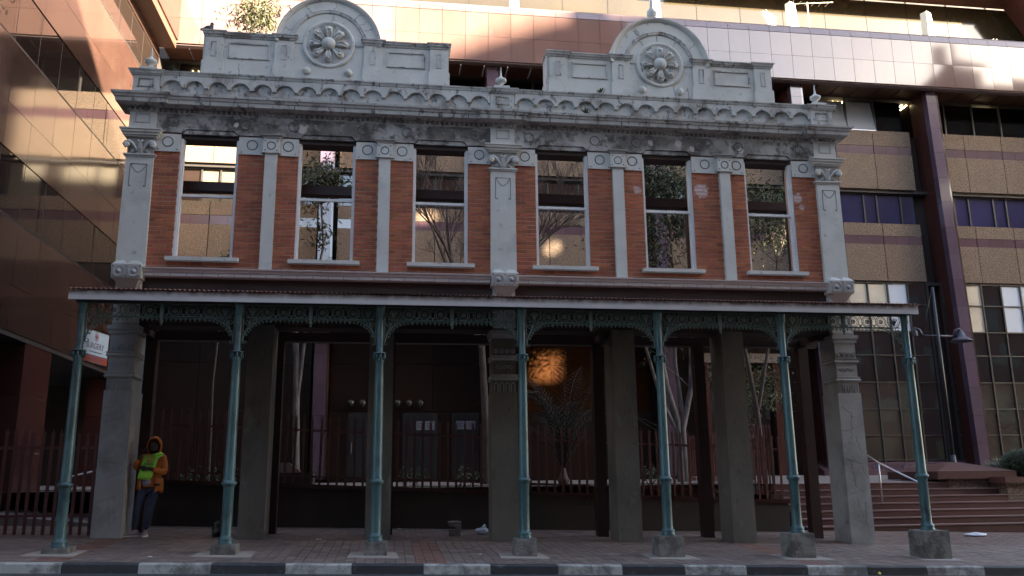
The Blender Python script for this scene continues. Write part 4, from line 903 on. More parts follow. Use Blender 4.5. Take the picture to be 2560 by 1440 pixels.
tower('low block across the street left of the brick tower', -26, -2.51, -36, -20.2, 14.0, 'street_brown')
tb = tower('block across the street, farthest right, carrying an added screen that shapes the sunlight', 33.4, 70, -40, -20.2, 21.6, 'tower_brick')
prof_s = [(28.4, 27.4), (28.6, 29.2), (32.4, 29.3), (35.4, 29.4), (36.4, 31.2), (39.0, 31.4), (40.2, 32.2), (41.2, 33.2), (41.3, 35.4), (42.4, 35.4), (42.5, 33.9), (45.0, 33.6), (45.2, 32.4), (70, 32.4)]
def prof_z(x):
    for (a, za), (b_, zb_) in zip(prof_s, prof_s[1:]):
        if a <= x <= b_: return za+(zb_-za)*(x-a)/(b_-a)
    return prof_s[-1][1]
scr = MB()  # unseen screen added to shape sun and shadow on the courtyard
SUN_HOLES = [(40.75, 42.0, 22.55, 23.6), (41.35, 41.95, 26.95, 27.45), (36.75, 37.65, 27.95, 28.4), (34.45, 34.75, 26.3, 27.2)]  # openings placed so sun patches fall on the office wall
def seg(xa, xb, zlo):
    xs = sorted([xa, xb]+[p[0] for p in prof_s if xa < p[0] < xb]); scr.prism([(xa, zlo), (xb, zlo)]+[(x, prof_z(x)) for x in reversed(xs)], -20.3, -20.0)
seg(28.4, 33.4, 25.5)
cuts = sorted(set([33.4, 70]+[v for h in SUN_HOLES for v in h[:2]]))
for xa, xb in zip(cuts, cuts[1:]):
    z = 21.0
    for h in sorted([h for h in SUN_HOLES if h[0] <= xa and xb <= h[1]], key=lambda h: h[2]): scr.box(xa, xb, -20.3, -20.0, z, h[2]); z = h[3]
    seg(xa, xb, z)
part(scr, 'sun_screen', 'street_brown', tb)
ft = thing('shadow_tower', 'unseen tower added down the street, its overhanging top shaped to cast the curved fascia shadow', 'building', loc=(130, -81, -3))
part(MB().prism([(127, -3), (152, -3), (152, 69.9), (117, 69.8), (114, 69.35), (112, 68.85), (110.2, 68.2), (108.6, 67.5), (107.5, 66.7), (107.2, 66.0), (107.2, 63.8), (127, 63.8)], -82, -80), 'shaft', 'tower_brick', ft)  # outline made to cast the curved shadow on the fascia tiles
for r in range(15): part(MB().box(128, 151, -80, -79.9, 3+4*r, 5+4*r), 'window_row', 'tower_glass', ft)
# ================================================================ TREES AND PLANTS
def grow(b, tips, p, d, L, r, depth, spread, droop=0.0, seg=3, minr=.006, kids=(2, 3)):
    pts = [Vector(p)]; q = Vector(p); dd = Vector(d).normalized(); rs = [r]
    for i in range(seg):
        dd = (dd+Vector((random.uniform(-1, 1), random.uniform(-1, 1), random.uniform(-.6, .8)-droop))*.13).normalized(); q = q+dd*L/seg; pts.append(q.copy()); rs.append(max(minr, r*(1-.45*(i+1)/seg)))
    b.tube(pts, rs, 6 if r > .03 else 4, True, False)
    if depth == 0: tips.append((q, dd)); return
    for k in range(random.randint(*kids)):
        t = random.uniform(.45, 1); base = pts[min(seg, int(t*seg)+ (1 if t > .8 else 0))]
        ax = Vector((random.uniform(-1, 1), random.uniform(-1, 1), random.uniform(-.3, 1))).normalized()
        nd = (dd+ax*spread).normalized(); grow(b, tips, base, nd, L*random.uniform(.58, .8), rs[-1]*random.uniform(.6, .85), depth-1, spread, droop, seg, minr, kids)
    tips.append((q, dd))
def leaves(tips, n, rad, ln, wd, drop=.3):
    b = MB()
    for (p, d) in tips:
        for k in range(n):
            c = p+Vector((random.gauss(0, 1), random.gauss(0, 1), random.gauss(0, .8)))*rad*.5
            t = Vector((random.uniform(-1, 1), random.uniform(-1, 1), random.uniform(-1, .4)-drop)).normalized(); s = t.orthogonal().normalized(); s = (s*math.cos(k)+t.cross(s)*math.sin(k))*wd
            l_ = ln*random.uniform(.6, 1.2); b.add([tuple(c), tuple(c+t*l_*.5+s), tuple(c+t*l_), tuple(c+t*l_*.5-s)], [(0, 1, 2, 3)])
    return b
def tree(label, base, stems, m_bark, m_leaf, seed, depth=3, spread=.7, nl=12, rad=.45, ln=.13, wd=.018, group='courtyard trees', lean=None, kids=(2, 3), leafmin=0):
    random.seed(seed); t = thing('courtyard_tree', label, 'tree', group, base); b = MB(); tips = []
    for (pts, r0, r1, L) in stems:
        n = len(pts); rs = [r0+(r1-r0)*i/(n-1) for i in range(n)]; b.tube([Vector(p)-Vector(base) for p in pts], rs, 10, True, False)
        e = Vector(pts[-1])-Vector(base); d = (Vector(pts[-1])-Vector(pts[-2])).normalized()
        for k in range(3): grow(b, tips, e, (d+Vector((random.uniform(-1, 1), random.uniform(-1, 1), random.uniform(0, .6)))*.55), L, r1*.8, depth, spread, kids=kids)
        for k in range(2):
            i = random.randint(n//2, n-1); grow(b, tips, Vector(pts[i])-Vector(base), Vector((random.uniform(-1, 1), random.uniform(-1, 1), .6)), L*.7, r1*.5, depth-1, spread, kids=kids)
    b.build('trunk', m_bark, t)
    if nl:
        leaves([q for q in tips if q[0].z > leafmin], nl, rad, ln, wd).build('crown', m_leaf, t)
    return t
# tall pale-stemmed tree whose top shows over the left pediment
tree('tall slender tree with pale trunk and leafy top rising behind the left pediment', (-4.45, 6.0, 1.0),
     [([(-4.45, 6, 1.0), (-4.5, 6, 2.2), (-4.56, 6, 4.0), (-4.75, 6.1, 6.0), (-4.95, 6.2, 8.2), (-5.4, 6.3, 10.3), (-5.75, 6.3, 11.8), (-5.95, 6.3, 12.9)], .10, .03, .72),
      ([(-4.52, 6, 3.0), (-4.35, 5.9, 5.0), (-4.0, 5.9, 7.2), (-4.1, 5.9, 8.3)], .05, .022, .55)], 'bark_pale', 'leaf_warm', 21, 3, .95, 20, .48, .18, .022, leafmin=5.0)
# bare tree in the middle
tree('bare branching tree seen through the two middle upper windows', (.26, 6.0, 1.0),
     [([(.3, 6, 1.0), (.3, 6, 2.6), (.2, 6, 4.5), (-.1, 6.1, 5.6), (-.6, 6.2, 6.9)], .12, .05, 1.5), ([(.2, 6, 4.5), (.6, 6.1, 5.8), (1.4, 6.2, 6.9)], .07, .04, 1.5),
      ([(.2, 6, 4.4), (-.6, 5.6, 6.2), (-1.2, 5.7, 7.8)], .05, .025, 1.2)], 'bark_dark', 'leaf_olive', 35, 4, .62, 0, kids=(3, 4))
tree('many-stemmed pale trunked tree with dark leaves behind the right pair of windows', (5.55, 6.0, 1.0),
     [([(5.5, 6, 1.0), (5.45, 6, 2.6), (5.2, 6, 3.6), (5.05, 6.1, 5.0), (4.9, 6.2, 7.0), (4.75, 6.2, 8.3)], .11, .04, 1.0), ([(5.6, 6, 1.0), (5.6, 6, 2.4), (5.9, 6, 3.5), (6.0, 6, 5.2), (6.3, 6, 7.2)], .10, .04, 1.1),
      ([(5.5, 6, 2.2), (5.0, 5.9, 3.2), (4.6, 5.9, 4.8), (4.5, 6, 6.5)], .055, .025, .9), ([(5.65, 6, 2.6), (5.55, 6.2, 4.2), (5.65, 6.2, 6.4), (5.6, 6.2, 8)], .06, .028, .9)], 'bark_pale', 'leaf_green', 48, 3, .8, 13, .7, .16, .02, leafmin=3.6, kids=(3, 4))
tree('leafy tree filling the far right upper window', (8.1, 6.6, 1.0),
     [([(8.1, 6.6, 1.0), (8.0, 6.6, 3.0), (7.7, 6.6, 5.2), (7.4, 6.6, 7.0)], .08, .035, 1.2), ([(8.05, 6.6, 3), (8.5, 6.5, 5), (8.9, 6.5, 7.2)], .05, .025, 1.1)], 'bark_dark', 'leaf_olive', 57, 3, .85, 11, .65, .14, .019, leafmin=3.6, kids=(3, 4))
tree('low spreading tree with yellow green foliage behind the rightmost arcade bay', (8.35, 8.0, 1.05),
     [([(8.35, 8, 1.05), (8.35, 8, 2.2), (8.2, 8, 3.0)], .05, .03, .75), ([(8.35, 8, 2), (8.6, 8, 3.0)], .03, .02, .7)], 'bark_dark', 'leaf_olive', 63, 2, .9, 40, .5, .11, .016)
tree('thin sapling whose leafy tip shows in the lower corner of the first upper window', (-6.35, 5.0, 1.0),
     [([(-6.35, 5, 1.0), (-6.4, 5, 3.5), (-6.3, 5, 5.6), (-6.25, 5, 6.35)], .035, .012, .22)], 'bark_dark', 'leaf_green', 72, 2, .8, 10, .16, .14, .016, leafmin=4.6)
# palm
random.seed(9)
pt = thing('palm', 'dark feathery palm behind the fence in the middle arcade bay', 'palm', loc=(2.12, 5.0, .97))
MB().lathe([(.12, -.1), (.13, .05), (.16, .12), (.11, .2), (.05, .42), (0, .44)], (0, 0, 0), 9).build('stump', 'bark_dark', pt)
for k in range(19):
    a_ = 2*PI*k/19+random.uniform(-.2, .2); tilt = random.uniform(.05, .5); L_ = random.uniform(2.4, 3.7); bend = random.uniform(.2, 1.1); b = MB(); pts = []
    for j in range(9):
        s = j/8; th = tilt+s*s*bend; pts.append(Vector((math.cos(a_)*math.sin(th)*L_*s, math.sin(a_)*math.sin(th)*L_*s, .4+math.cos(th)*L_*s)))
    b.tube(pts, [.016*(1-j/9)+.003 for j in range(9)], 4)
    for j in range(2, 26):
        s = j/26*8; i = min(7, int(s)); p = pts[i].lerp(pts[i+1], s-i); d = (pts[i+1]-pts[i]).normalized(); sd = d.cross(Vector((0, 0, 1))).normalized()
        for sg in (-1, 1):
            l_ = .42*math.sin(PI*min(1, (j+3)/29))+.08; t = (sd*sg*.75+d*.75+Vector((0, 0, -.1))).normalized(); q = p+t*l_; wv = d.cross(t).cross(t).normalized()*.010
            b.add([tuple(p), tuple(p.lerp(q, .4)+wv), tuple(q), tuple(p.lerp(q, .4)-wv)], [(0, 1, 2, 3)])
    b.build('frond', 'palm_leaf', pt)
# low planting behind the fence
random.seed(14)
SH = [(-6.5, 'low spiky plant behind the person, inside the fence'), (-5.7, 'small spiky plant in the bed behind the left arcade bay'), (-1.7, 'loose twiggy shrub in front of the first door with a notice'), (-.4, 'low dark shrub below the second door with a notice'),
      (3.9, 'low shrub at the foot of the pale many-stemmed tree')]
for x, lab in SH:
    t = thing('shrub', lab, 'shrub', 'shrubs in the planting bed', (x, 3.6, .97)); b = MB(); tips = []
    for k in range(7): grow(b, tips, (random.uniform(-.2, .2), random.uniform(-.2, .2), 0), (random.uniform(-.7, .7), random.uniform(-.7, .7), 1), .28, .010, 1, .7, minr=.004)
    b.build('stems', 'bark_dark', t); leaves(tips, 7, .16, .10, .014).build('leaves', 'leaf_green', t)
pb = thing('planter_box', 'dark square planter on the terrace behind the second arcade bay', 'planter', loc=(-4.35, 3.2, .97)); MB().box(-.55, .55, -.2, .5, 0, .34).build('box', 'low_wall', pb)
MB().hexa([(-.5, -.1, .342), (.3, -.1, .342), (.3, .45, .342), (-.5, .45, .342)], [(-.3, 0, .56), (0, 0, .56), (0, .35, .56), (-.3, .35, .56)]).build('mound', 'soffit', pb)

# ================================================================ RIGHT-HAND FORECOURT: planters, hedge, lamp post
pl = thing('planter', 'granite planter with a hipped red cap at the head of the steps', 'planter', loc=(13.0, 5.2, .6))
MB().hexa([(-.75, -.5, 0), (1.0, -.5, 0), (1.0, 1.6, 0), (-.75, 1.6, 0)], [(-.75, -.5, .42), (1.0, -.5, .42), (1.0, 1.6, .42), (-.75, 1.6, .42)]).build('body', 'aggregate', pl)
MB().box(-1.1, 1.15, -.62, 1.7, .421, .62).build('rim', 'step_tile', pl)
MB().hexa([(-1.08, -.6, .62), (1.13, -.6, .62), (1.13, 1.68, .62), (-1.08, 1.68, .62)], [(-.1, .3, .86), (.2, .3, .86), (.2, .7, .86), (-.1, .7, .86)]).build('hipped_cap', 'step_tile', pl)
pl2 = thing('planter', 'low aggregate planter with red rim under the clipped bush', 'planter', loc=(14.35, 4.7, .3))
MB().box(-.9, 2.4, -.6, 1.4, 0, .60).build('body', 'aggregate', pl2); MB().box(-1.0, 2.5, -.7, 1.5, .601, .76).build('rim', 'step_tile', pl2)
def bush(label, loc, rx_, rz_, n, m_, seed, cat='bush', spiky=False):
    random.seed(seed); t = thing('clipped_bush' if not spiky else 'leafy_plant', label, cat, loc=loc); b = MB()
    for k in range(n):
        u = Vector((random.gauss(0, 1), random.gauss(0, 1), random.gauss(0, 1))).normalized(); rr = random.uniform(.82, 1.04); c = Vector((u.x*rx_*rr, u.y*rx_*rr, rz_+u.z*rz_*rr)); tt = (u+Vector((random.uniform(-1, 1), random.uniform(-1, 1), random.uniform(-1, 1)))*.8).normalized(); s = tt.orthogonal().normalized()*.02
        l_ = .07 if not spiky else .22; b.add([tuple(c), tuple(c+tt*l_*.5+s), tuple(c+tt*l_), tuple(c+tt*l_*.5-s)], [(0, 1, 2, 3)])
    b.build('leaves', m_, t)
    MB().ball((0, 0, rz_), .85, 14, 10, (rx_, rx_, rz_)).build('inner_mass', 'bark_dark', t); return t
bush('clipped rounded dark green bush at the right edge of the steps', (14.80, 5.0, .97), .60, .40, 5200, 'hedge_leaf', 4)
bush('loose leafy plant beside the lamp post base', (14.55, 5.7, 1.1), .30, .18, 260, 'leaf_olive', 6, 'plant', True)
lp = thing('lamp_post', 'black lamp post with two bell-shaped lamps on a cross arm', 'lamp post', loc=(14.06, 7.0, 1.1))
MB().tube([(0, 0, 0), (0, 0, .6)], .085, 12).build('foot', 'iron_black', lp); MB().tube([(0, 0, .5), (0, 0, 5.6)], [.065, .042], 12).build('pole', 'iron_black', lp); MB().tube([(-.58, 0, 4.1), (.6, 0, 4.1)], .035, 8).build('cross_arm', 'lamp_shade', lp)
MB().tube([(-.5, 0, 4.15), (0, 0, 5.6)], .012, 5).build('stay', 'iron_black', lp)
for s in (-1, 1):
    b = MB(); b.tube([(.52*s, 0, 4.1), (.60*s, 0, 4.28), (.72*s, 0, 4.32), (.74*s, 0, 4.22)], .05, 8); 
    if s > 0: b.lathe([(.05, .28), (.09, .22), (.12, .12), (.26, .0), (.34, -.05), (.33, -.06), (.10, .08)], (.74*s, 0, 4.0), 20)
    else: b.lathe([(.05, .28), (.075, .2), (.08, .08)], (.74*s, 0, 4.0), 16)
    b.build('lamp', 'lamp_shade', lp)
# globe lamps on the granite wall, notices on the doors
for i, gx in enumerate((-3.42, -3.06, -1.94, -1.57, -1.20)):
    lab = ['left', 'right'][i] + ' globe wall lamp of the pair on the dark granite wall' if i < 2 else ['leftmost', 'middle', 'rightmost'][i-2] + ' globe wall lamp of the three above the doors'
    t = thing('globe_lamp', lab, 'wall lamp', 'globe lamps on the office wall', (gx, 11.85, 3.6)); MB().ball((0, 0, 0), .115, 16, 10).build('globe', 'globe_glass', t); MB().tube([(0, .2, -.02), (0, .0, -.16), (0, 0, -.10)], .02, 6).build('bracket', 'iron_black', t)
for k, (x0, x1, z0, z1) in enumerate(((-1.32, -1.10, 2.74, 3.02), (-1.03, -.72, 2.74, 3.02), (-.02, .26, 2.76, 3.03), (.30, .61, 2.76, 3.03))):
    lab = ['left white paper notice on the first dark door', 'right white paper notice on the first dark door', 'left white paper notice on the second dark door', 'right white paper notice on the second dark door'][k]
    t = thing('paper_notice', lab, 'notice', 'paper notices on the doors', ((x0+x1)/2, 11.955, z0)); h = z1-z0; wd = x1-x0
    MB().box(-wd/2, wd/2, -.004, .004, 0, h).build('sheet', 'paper', t); b = MB()
    for j in range(3): b.box(-wd*.32, wd*.32*(1 if j != 1 else .6), -.006, -.0045, h*(.25+.22*j), h*(.25+.22*j)+.02)
    b.build('printed_lines', 'ink', t)
# satellite dish and aerials on the balcony
sd = thing('satellite_dish', 'white satellite dish on the upper balcony edge behind the right pediment', 'satellite dish', loc=(12.0, 11.5, 17.58))
b = MB(); b.lathe([(.0, .10), (.15, .085), (.30, .03), (.42, -.05)], (.12, 0, .72), 24, 'y'); o = b.build('dish', 'dish_white', sd); o.rotation_euler = (math.radians(-18), 0, math.radians(38))
MB().tube([(.1, .1, 0), (.1, .1, .65)], .03, 8).build('mast', 'dish_white', sd); MB().tube([(.1, -.1, .55), (-.42, -.35, .62), (-.5, -.38, .7)], .015, 6).build('feed_arm', 'dish_white', sd)
an = thing('aerial', 'thin television aerial on a mast beside the satellite dish', 'aerial', loc=(13.4, 11.5, 17.58)); MB().tube([(0, 0, 0), (0, 0, 1.35)], .02, 6).build('mast', 'dish_white', an); MB().tube([(-.7, .1, 1.30), (1.0, -.1, 1.38)], .010, 5).build('boom', 'dish_white', an)
for k in range(6): MB().tube([(-.6+.28*k, -.12, 1.31), (-.6+.28*k, .14, 1.31)], .006, 4).build('element', 'dish_white', an)
an = thing('aerial', 'pair of slanting white rods above the polished tile fascia', 'aerial', loc=(20.7, 11.4, 17.5))
for k in (0, .14): MB().tube([(k, 0, 0), (k+.42, .1, .42)], .016, 5).build('rod', 'dish_white', an)

# ================================================================ SURGERY SIGN
sg = thing('surgery_sign', 'white and red SURGERY sign hanging beside the left pillar', 'sign', loc=(-8.05, .85, 3.43)); ang = math.atan2(.95, .18); sg.rotation_euler = (0, 0, ang)
SW, SHH = .97, .62
b = MB(); b.box(0, SW, -.012, .012, 0, SHH); b.build('board', 'sign_white', sg); MB().box(.0, SW, -.0145, -.0125, .0, .15).build('red_band', 'sign_red', sg)
MB().box(-.012, SW+.01, -.016, .016, SHH, SHH+.016).build('top_edge', 'steel_brown', sg); MB().tube([(SW, 0, SHH-.05), (SW+.35, .02, SHH-.03)], .018, 6).build('bracket', 'iron_black', sg)
text('lettering', 'SURGERY', .165, 'sign_text', sg, (.48, -.0135, .275), (PI/2, 0, 0), .001, sx=.95)
text('lettering', 'DOCTOR CONSULTING ROOM', .034, 'sign_text', sg, (.5, -.0135, .20), (PI/2, 0, 0), .001)
text('lettering', 'Tel: 011 834 9119', .085, 'paper', sg, (.5, -.0155, .048), (PI/2, 0, 0), .001, bold=.001)
b = MB()
for k, (u0, u1) in enumerate(((.05, .12), (.16, .30), (.35, .62), (.68, .92))): b.box(u0, u1, -.0165, -.015, .125, .15)
b.build('small_print', 'paper', sg); 
b = MB(); b.box(.22, .76, -.0165, -.015, .012, .028); b.build('web_line', 'paper', sg)
b = MB(); b.tube([(.5+.062*math.cos(2*PI*j/24), -.014, .515+.088*math.sin(2*PI*j/24)) for j in range(25)], .004, 4, caps=False); b.build('oval', 'sign_text', sg)
b = MB(); b.box(.482, .518, -.0145, -.0125, .455, .575); b.box(.458, .482, -.0145, -.0125, .497, .533); b.box(.518, .542, -.0145, -.0125, .497, .533); b.build('red_cross', 'cross_red', sg)

# ================================================================ PERSON
def skin_obj(name, nodes, edges, m, parent, sub=2, root=0):
    me = bpy.data.meshes.new(name); me.from_pydata([n_[0] for n_ in nodes], edges, []); o = bpy.data.objects.new(name, me); C.objects.link(o); o.parent = parent
    md = o.modifiers.new('skin', 'SKIN'); md.use_smooth_shade = True
    for i, n_ in enumerate(nodes):
        r = n_[1]; sv = me.skin_vertices[0].data[i]; sv.radius = (r, r) if not isinstance(r, tuple) else r; sv.use_root = (i == root)
    s = o.modifiers.new('sub', 'SUBSURF'); s.levels = sub; s.render_levels = sub
    me.materials.append(MATS[m]); return o
pe = thing('person', 'person by the left pillar in orange hooded jacket and bright green bib', 'person', loc=(-6.47, .28, gz(-6.47, .28)))
# continuous figure: 0 pelvis 1 belly 2 chest 3 neck 4 head ...
N = [((.02, .02, .90), .13), ((.02, .0, 1.08), .135), ((.035, 0, 1.30), .145), ((.05, -.01, 1.45), .055), ((.055, -.03, 1.52), .075), ((.055, -.035, 1.60), .088), ((.055, -.02, 1.68), .06),
     ((-.13, 0, 1.375), .065), ((-.215, -.08, 1.20), .048), ((-.135, -.20, 1.40), .036), ((-.105, -.205, 1.455), .032),      # arm raised to the face
     ((.215, 0, 1.375), .065), ((.265, -.04, 1.11), .048), ((.07, -.215, 1.185), .036), ((.005, -.225, 1.20), .032),      # arm across the belly
     ((-.08, .02, .84), .095), ((-.15, -.04, .50), .062), ((-.185, .03, .12), .042), ((.10, .02, .84), .095), ((.055, -.02, .50), .062), ((.0, .05, .12), .042)]
E_ = [(0, 1), (1, 2), (2, 3), (3, 4), (4, 5), (5, 6), (2, 7), (7, 8), (8, 9), (9, 10), (2, 11), (11, 12), (12, 13), (13, 14), (0, 15), (15, 16), (16, 17), (0, 18), (18, 19), (19, 20)]
skin_obj('body', N, E_, 'skin', pe)
def hand(o_, dirv, side, nm):
    d = Vector(dirv).normalized(); s = Vector(side).normalized(); q = d.cross(s); base = Vector(o_); ch = []
    nd = [(tuple(base-d*.02), .026), (tuple(base+d*.03), .030), (tuple(base+d*.06), .030)]; ed = [(0, 1), (1, 2)]
    for k, (off, l_) in enumerate(((-.027, .062), (-.009, .075), (.009, .070), (.026, .055))):
        i = len(nd); p = base+d*.062+s*off
        nd += [(tuple(p), .0095), (tuple(p+d*l_*.45+q*.010), .009), (tuple(p+d*l_*.75+q*.032), .0085), (tuple(p+d*l_*.80+q*.055), .0075)]; ed += [(2, i), (i, i+1), (i+1, i+2), (i+2, i+3)]
    i = len(nd); p = base+d*.02-s*.030; nd += [(tuple(p), .011), (tuple(p-s*.018+d*.03+q*.012), .010), (tuple(p-s*.010+d*.055+q*.026), .009)]; ed += [(1, i), (i, i+1), (i+1, i+2)]
    return skin_obj(nm, nd, ed, 'glove', pe, 1)
hand((-.105, -.205, 1.46), (.45, .05, .9), (.8, -.5, -.3), 'hand'); hand((-.0, -.228, 1.20), (-1, -.12, .12), (.1, .1, 1), 'hand')
J = [((.025, .03, .88), .155), ((.025, .01, 1.05), .165), ((.035, .01, 1.28), .175), ((.045, .015, 1.40), .10), ((-.135, .005, 1.375), .088), ((-.225, -.085, 1.195), .075), ((-.145, -.185, 1.385), .052),
     ((.22, .005, 1.375), .088), ((.272, -.045, 1.105), .078), ((.095, -.205, 1.18), .055)]
skin_obj('jacket', J, [(0, 1), (1, 2), (2, 3), (2, 4), (4, 5), (5, 6), (2, 7), (7, 8), (8, 9)], 'jacket', pe, 2, 1)
b = MB(); nseg = 28; rows = [(.80, .20), (.86, .205), (.95, .20), (1.05, .19)]; vs = []       # flared open hem with a gap in front
for z, r in rows:
    for j in range(nseg+1):
        t = -PI/2+.55+(2*PI-1.1)*j/nseg; vs.append((.02+r*1.12*math.cos(t)*(1+.03*math.sin(5*t)), .02+r*.82*math.sin(t), z+.03*math.cos(t)*(-1)+(.02*math.sin(7*t) if z < .82 else 0)))
b.add(vs, [(i*(nseg+1)+j, i*(nseg+1)+j+1, (i+1)*(nseg+1)+j+1, (i+1)*(nseg+1)+j) for i in range(3) for j in range(nseg)], True); o = b.build('jacket_hem', 'jacket', pe); sm = o.modifiers.new('thick', 'SOLIDIFY'); sm.thickness = .012
MB().box(.13, .23, -.165, -.145, .885, .925).build('pocket_flap', 'glove', pe)
# hood: shell open at the front
b = MB(); vs = []; nr, ns_ = 10, 22
for i in range(nr+1):
    for j in range(ns_):
        f = 2*PI*j/ns_; tm = 2.02+.22*max(0, math.sin(f)); p = tm*i/nr; sq = 1+.10*max(0, math.sin(f))*abs(math.sin(p))
        vs.append((.058+.122*math.sin(p)*math.cos(f), -.015+.118*math.cos(p)-(.02*math.sin(f) if p > 1.6 else 0), 1.595+.150*math.sin(p)*math.sin(f)*sq*(1.25 if math.sin(f) < 0 else 1)))
b.add(vs, [(i*ns_+j, (i+1)*ns_+j, (i+1)*ns_+(j+1) % ns_, i*ns_+(j+1) % ns_) for i in range(nr) for j in range(ns_)], True)
o = b.build('hood', 'jacket', pe); sm = o.modifiers.new('thick', 'SOLIDIFY'); sm.thickness = .012
b = MB(); b.ball((.03, -.105, 1.605), .012, 8, 6); b.ball((.085, -.105, 1.605), .012, 8, 6); b.ball((.055, -.125, 1.57), .018, 8, 6, (.8, 1, 1.3)); b.ball((.055, -.108, 1.53), .024, 8, 6, (1, .5, .35)); b.build('face_features', 'skin', pe)
# bib
b = MB(); vs = []; nr, ns_ = 10, 8
for i in range(nr+1):
    s = i/nr; z = 1.43-.42*s; xl = -.075-.085*s; xr = .19-.10*s if s > .1 else .24-.5*s
    for j in range(ns_+1):
        u = j/ns_; x = xl+(xr-xl)*u; y = -.178-.022*math.sin(PI*u)+(.11 if s < .05 else .03*max(0, .3-s)/.3)+.006*math.sin(9*u+7*s); vs.append((x, y, z+.015*math.sin(PI*u)*(-1 if s > .9 else 0)))
b.add(vs, [(i*(ns_+1)+j, (i+1)*(ns_+1)+j, (i+1)*(ns_+1)+j+1, i*(ns_+1)+j+1) for i in range(nr) for j in range(ns_)], True); o = b.build('bib', 'hivis', pe); sm = o.modifiers.new('thick', 'SOLIDIFY'); sm.thickness = .006
b = MB(); b.tube([(.10, -.15, 1.42), (.17, -.06, 1.455), (.18, .05, 1.45)], .03, 8); b.build('bib_strap', 'hivis', pe)
for k, (s, sz, m_) in enumerate((('PLEASE', .052, 'sign_red'), ('PARK', .052, 'sign_red'), ('R BAG', .056, 'ink'))): text('bib_lettering', s, sz, m_, pe, (.055-.015*k, -.213, 1.355-.052*k), (PI/2, 0, 0), .001, bold=.001)
skin_obj('trousers', [((.015, .02, .93), .135), ((-.075, .02, .83), .105), ((-.15, -.04, .50), .078), ((-.188, .03, .13), .066), ((.095, .02, .83), .105), ((.055, -.02, .50), .078), ((.0, .05, .13), .066)], [(0, 1), (1, 2), (2, 3), (0, 4), (4, 5), (5, 6)], 'jeans', pe)
MB().ball((-.01, -.11, .955), .10, 12, 8, (.8, .5, .75)).build('shirt', 'tshirt', pe)
for (ax, ay, hx, hy) in ((-.185, .03, -.80, -.60), (.0, .05, .15, -1)):
    d = Vector((hx, hy, 0)).normalized(); s = Vector((-d.y, d.x, 0)); a_ = Vector((ax, ay, 0)); b = MB(); vs = []
    sec = [(-.075, .030, .075), (-.05, .04, .105), (.0, .042, .115), (.06, .045, .085), (.13, .047, .060), (.185, .038, .042), (.205, .015, .030)]
    for u, wd, h in sec:
        for j in range(10):
            t = 2*PI*j/10; vs.append(tuple(a_+d*u+s*wd*math.cos(t)+Vector((0, 0, .018+h/2+(h/2)*math.sin(t)))))
    b.add(vs, [(i*10+j, i*10+(j+1) % 10, (i+1)*10+(j+1) % 10, (i+1)*10+j) for i in range(6) for j in range(10)]+[tuple(range(9, -1, -1)), tuple(range(60, 70))], True); sh = b.build('shoe', 'shoe', pe)
    b = MB(); ol = [(-.08, .032), (-.05, .045), (.06, .048), (.14, .05), (.195, .035), (.215, .0)]; pts = [a_+d*u+s*w_ for u, w_ in ol]+[a_+d*u-s*w_ for u, w_ in reversed(ol[:-1])]; n = len(pts)
    b.add([(p.x, p.y, .001) for p in pts]+[(p.x, p.y, .028) for p in pts], [tuple(range(n)), tuple(range(2*n-1, n-1, -1))]+[(i, (i+1) % n, (i+1) % n+n, i+n) for i in range(n)]); b.build('sole', 'sole', sh)

# ================================================================ SMALL THINGS
pg = thing('pigeon', 'dark pigeon perched on the left end of the left pediment', 'pigeon', loc=(-5.99, .2, 10.05))
b = MB()
for (c_, r, s) in (((0, 0, .09), .075, (1.25, .8, .9)), ((.05, 0, .15), .045, (.9, .85, 1.2)), ((.055, 0, .20), .032, (1.1, 1, 1))): b.ball(c_, r, 12, 8, s)
b.hexa([(-.17, -.025, .05), (-.06, -.035, .05), (-.06, .035, .05), (-.17, .025, .05)], [(-.17, -.025, .065), (-.06, -.03, .12), (-.06, .03, .12), (-.17, .025, .065)]); b.tube([(.085, 0, .20), (.115, 0, .19)], [.009, .003], 6)
for s in (-1, 1): b.tube([(.0, .02*s, .04), (.005, .02*s, .0)], .006, 5)
b.build('body', 'pigeon_feather', pg)
sb = thing('stone_stack', 'stool-high stack of broken bricks topped by a flat stone', 'stone stack', loc=(-.885, .9, gz(-.885, .9)))
random.seed(2); z = 0
for k in range(4):
    h = [.065, .06, .055, .05][k]
    for s in (-1, 1):
        if k == 2 and s < 0: continue
        o = MB().box(-.06, .055, -.09, .09, .002, h).build('brick', 'stone', sb); o.location = (.062*s+random.uniform(-.015, .015), random.uniform(-.02, .02), z); o.rotation_euler = (0, 0, random.uniform(-.15, .15))
    z += h
b = MB(); b.lathe([(.0, .0), (.11, .0), (.135, .015), (.13, .04), (.09, .052), (0, .056)], (0, 0, 0), 14); o = b.build('top_slab', 'stone', sb); o.location = (-.005, 0, z); o.scale = (1.0, .8, 1)
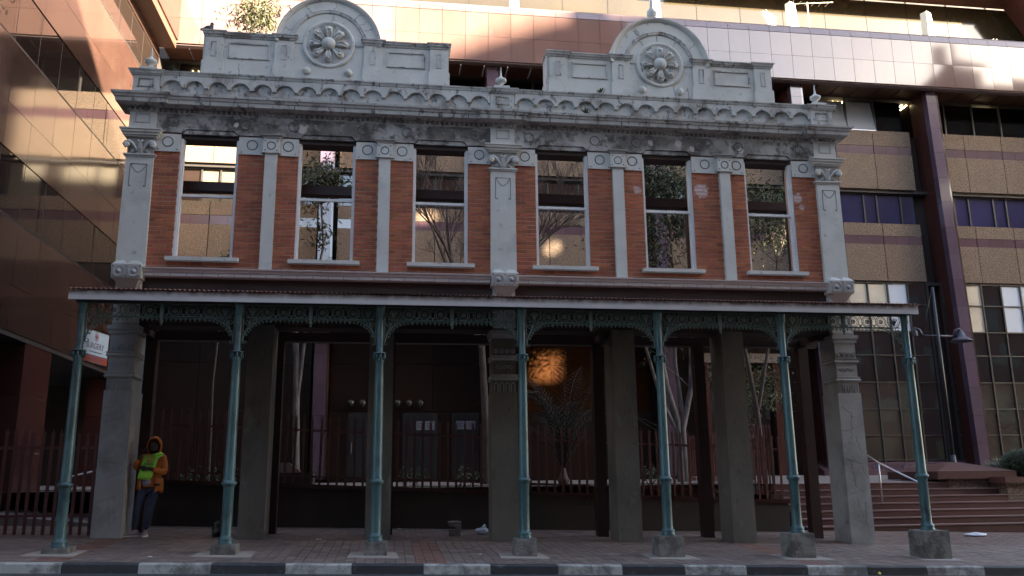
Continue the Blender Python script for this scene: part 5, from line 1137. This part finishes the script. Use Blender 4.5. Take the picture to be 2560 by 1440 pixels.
def blob(name, label, cat, loc, r, sc_, m_, seed, knot=True):
    random.seed(seed); b = MB(); b.ball((0, 0, 0), r, 16, 12, sc_); vs = []
    for v in b.v:
        f = 1+.16*math.sin(v[0]*31+seed)+.13*math.sin(v[2]*37+v[1]*23)+random.uniform(-.05, .05); z = max(v[2]*f, -r*sc_[2]*.8); vs.append((v[0]*f, v[1]*f, z+r*sc_[2]*.8))
    b.v = vs
    if knot: b.tube([(0, 0, r*sc_[2]*1.5), (.02, 0, r*sc_[2]*1.9), (.07, .02, r*sc_[2]*2.2)], [.05, .02, .045], 7)
    o = b.build(name, m_); o.location = loc; return tag(o, label, cat)
blob('rubbish_bag', 'black plastic bag slumped on the pavement behind the second teal column', 'bag', (-5.22, .45, gz(-5.2, .45)), .15, (1.0, .9, 1.0), 'black_bag', 3)
blob('rubbish_bag', 'small crumpled white plastic bag at the foot of the middle pillar', 'bag', (-.32, 1.25, gz(-.3, 1.25)), .09, (1.2, .9, .8), 'white_bag', 5)
blob('rubbish_bag', 'flat white plastic bag lying on the pavement near the steps', 'bag', (10.75, 1.75, gz(10.75, 1.75)), .19, (1.2, .8, .24), 'white_bag', 8, False)
for k, (x, y, s, lab) in enumerate(((-3.4, .0, .05, 'scrap of white paper on the paving in front of the second bay'), (-.71, -2.15, .04, 'tiny white litter scrap on the grey paving left of the middle block'), (-1.95, 2.2, .05, 'scrap of white paper at the foot of the low wall'), (-5.6, -2.7, .025, 'tiny white scrap near the kerb right of the leftmost column'))):
    o = MB().hexa([(-s, -s*.5, .002), (s, -s*.4, .002), (s*.9, s*.5, .002), (-s*.8, s*.6, .002)], [(-s, -s*.5, .012), (s, -s*.4, .02), (s*.9, s*.5, .008), (-s*.8, s*.6, .016)]).build('paper_scrap', 'white_bag'); o.location = (x, y, gz(x, y)+.004); o.rotation_euler = (0, 0, k); tag(o, lab, 'litter', 'paper scraps')
b = MB(); b.add([(0, 0, .0), (.03, .025, .012), (.075, 0, .004), (.03, -.025, .012), (0, 0, -.002), (.03, .025, .010), (.075, 0, .002), (.03, -.025, .010)], [(0, 1, 2, 3), (7, 6, 5, 4)]); o = b.build('fallen_leaf', 'leaf_yellow'); o.location = (5.30, -3.46, gz(5.3, -3.25)-.10); o.rotation_euler = (1.1, 0, .3); tag(o, 'small yellow leaf lying against the kerb near the right', 'leaf')
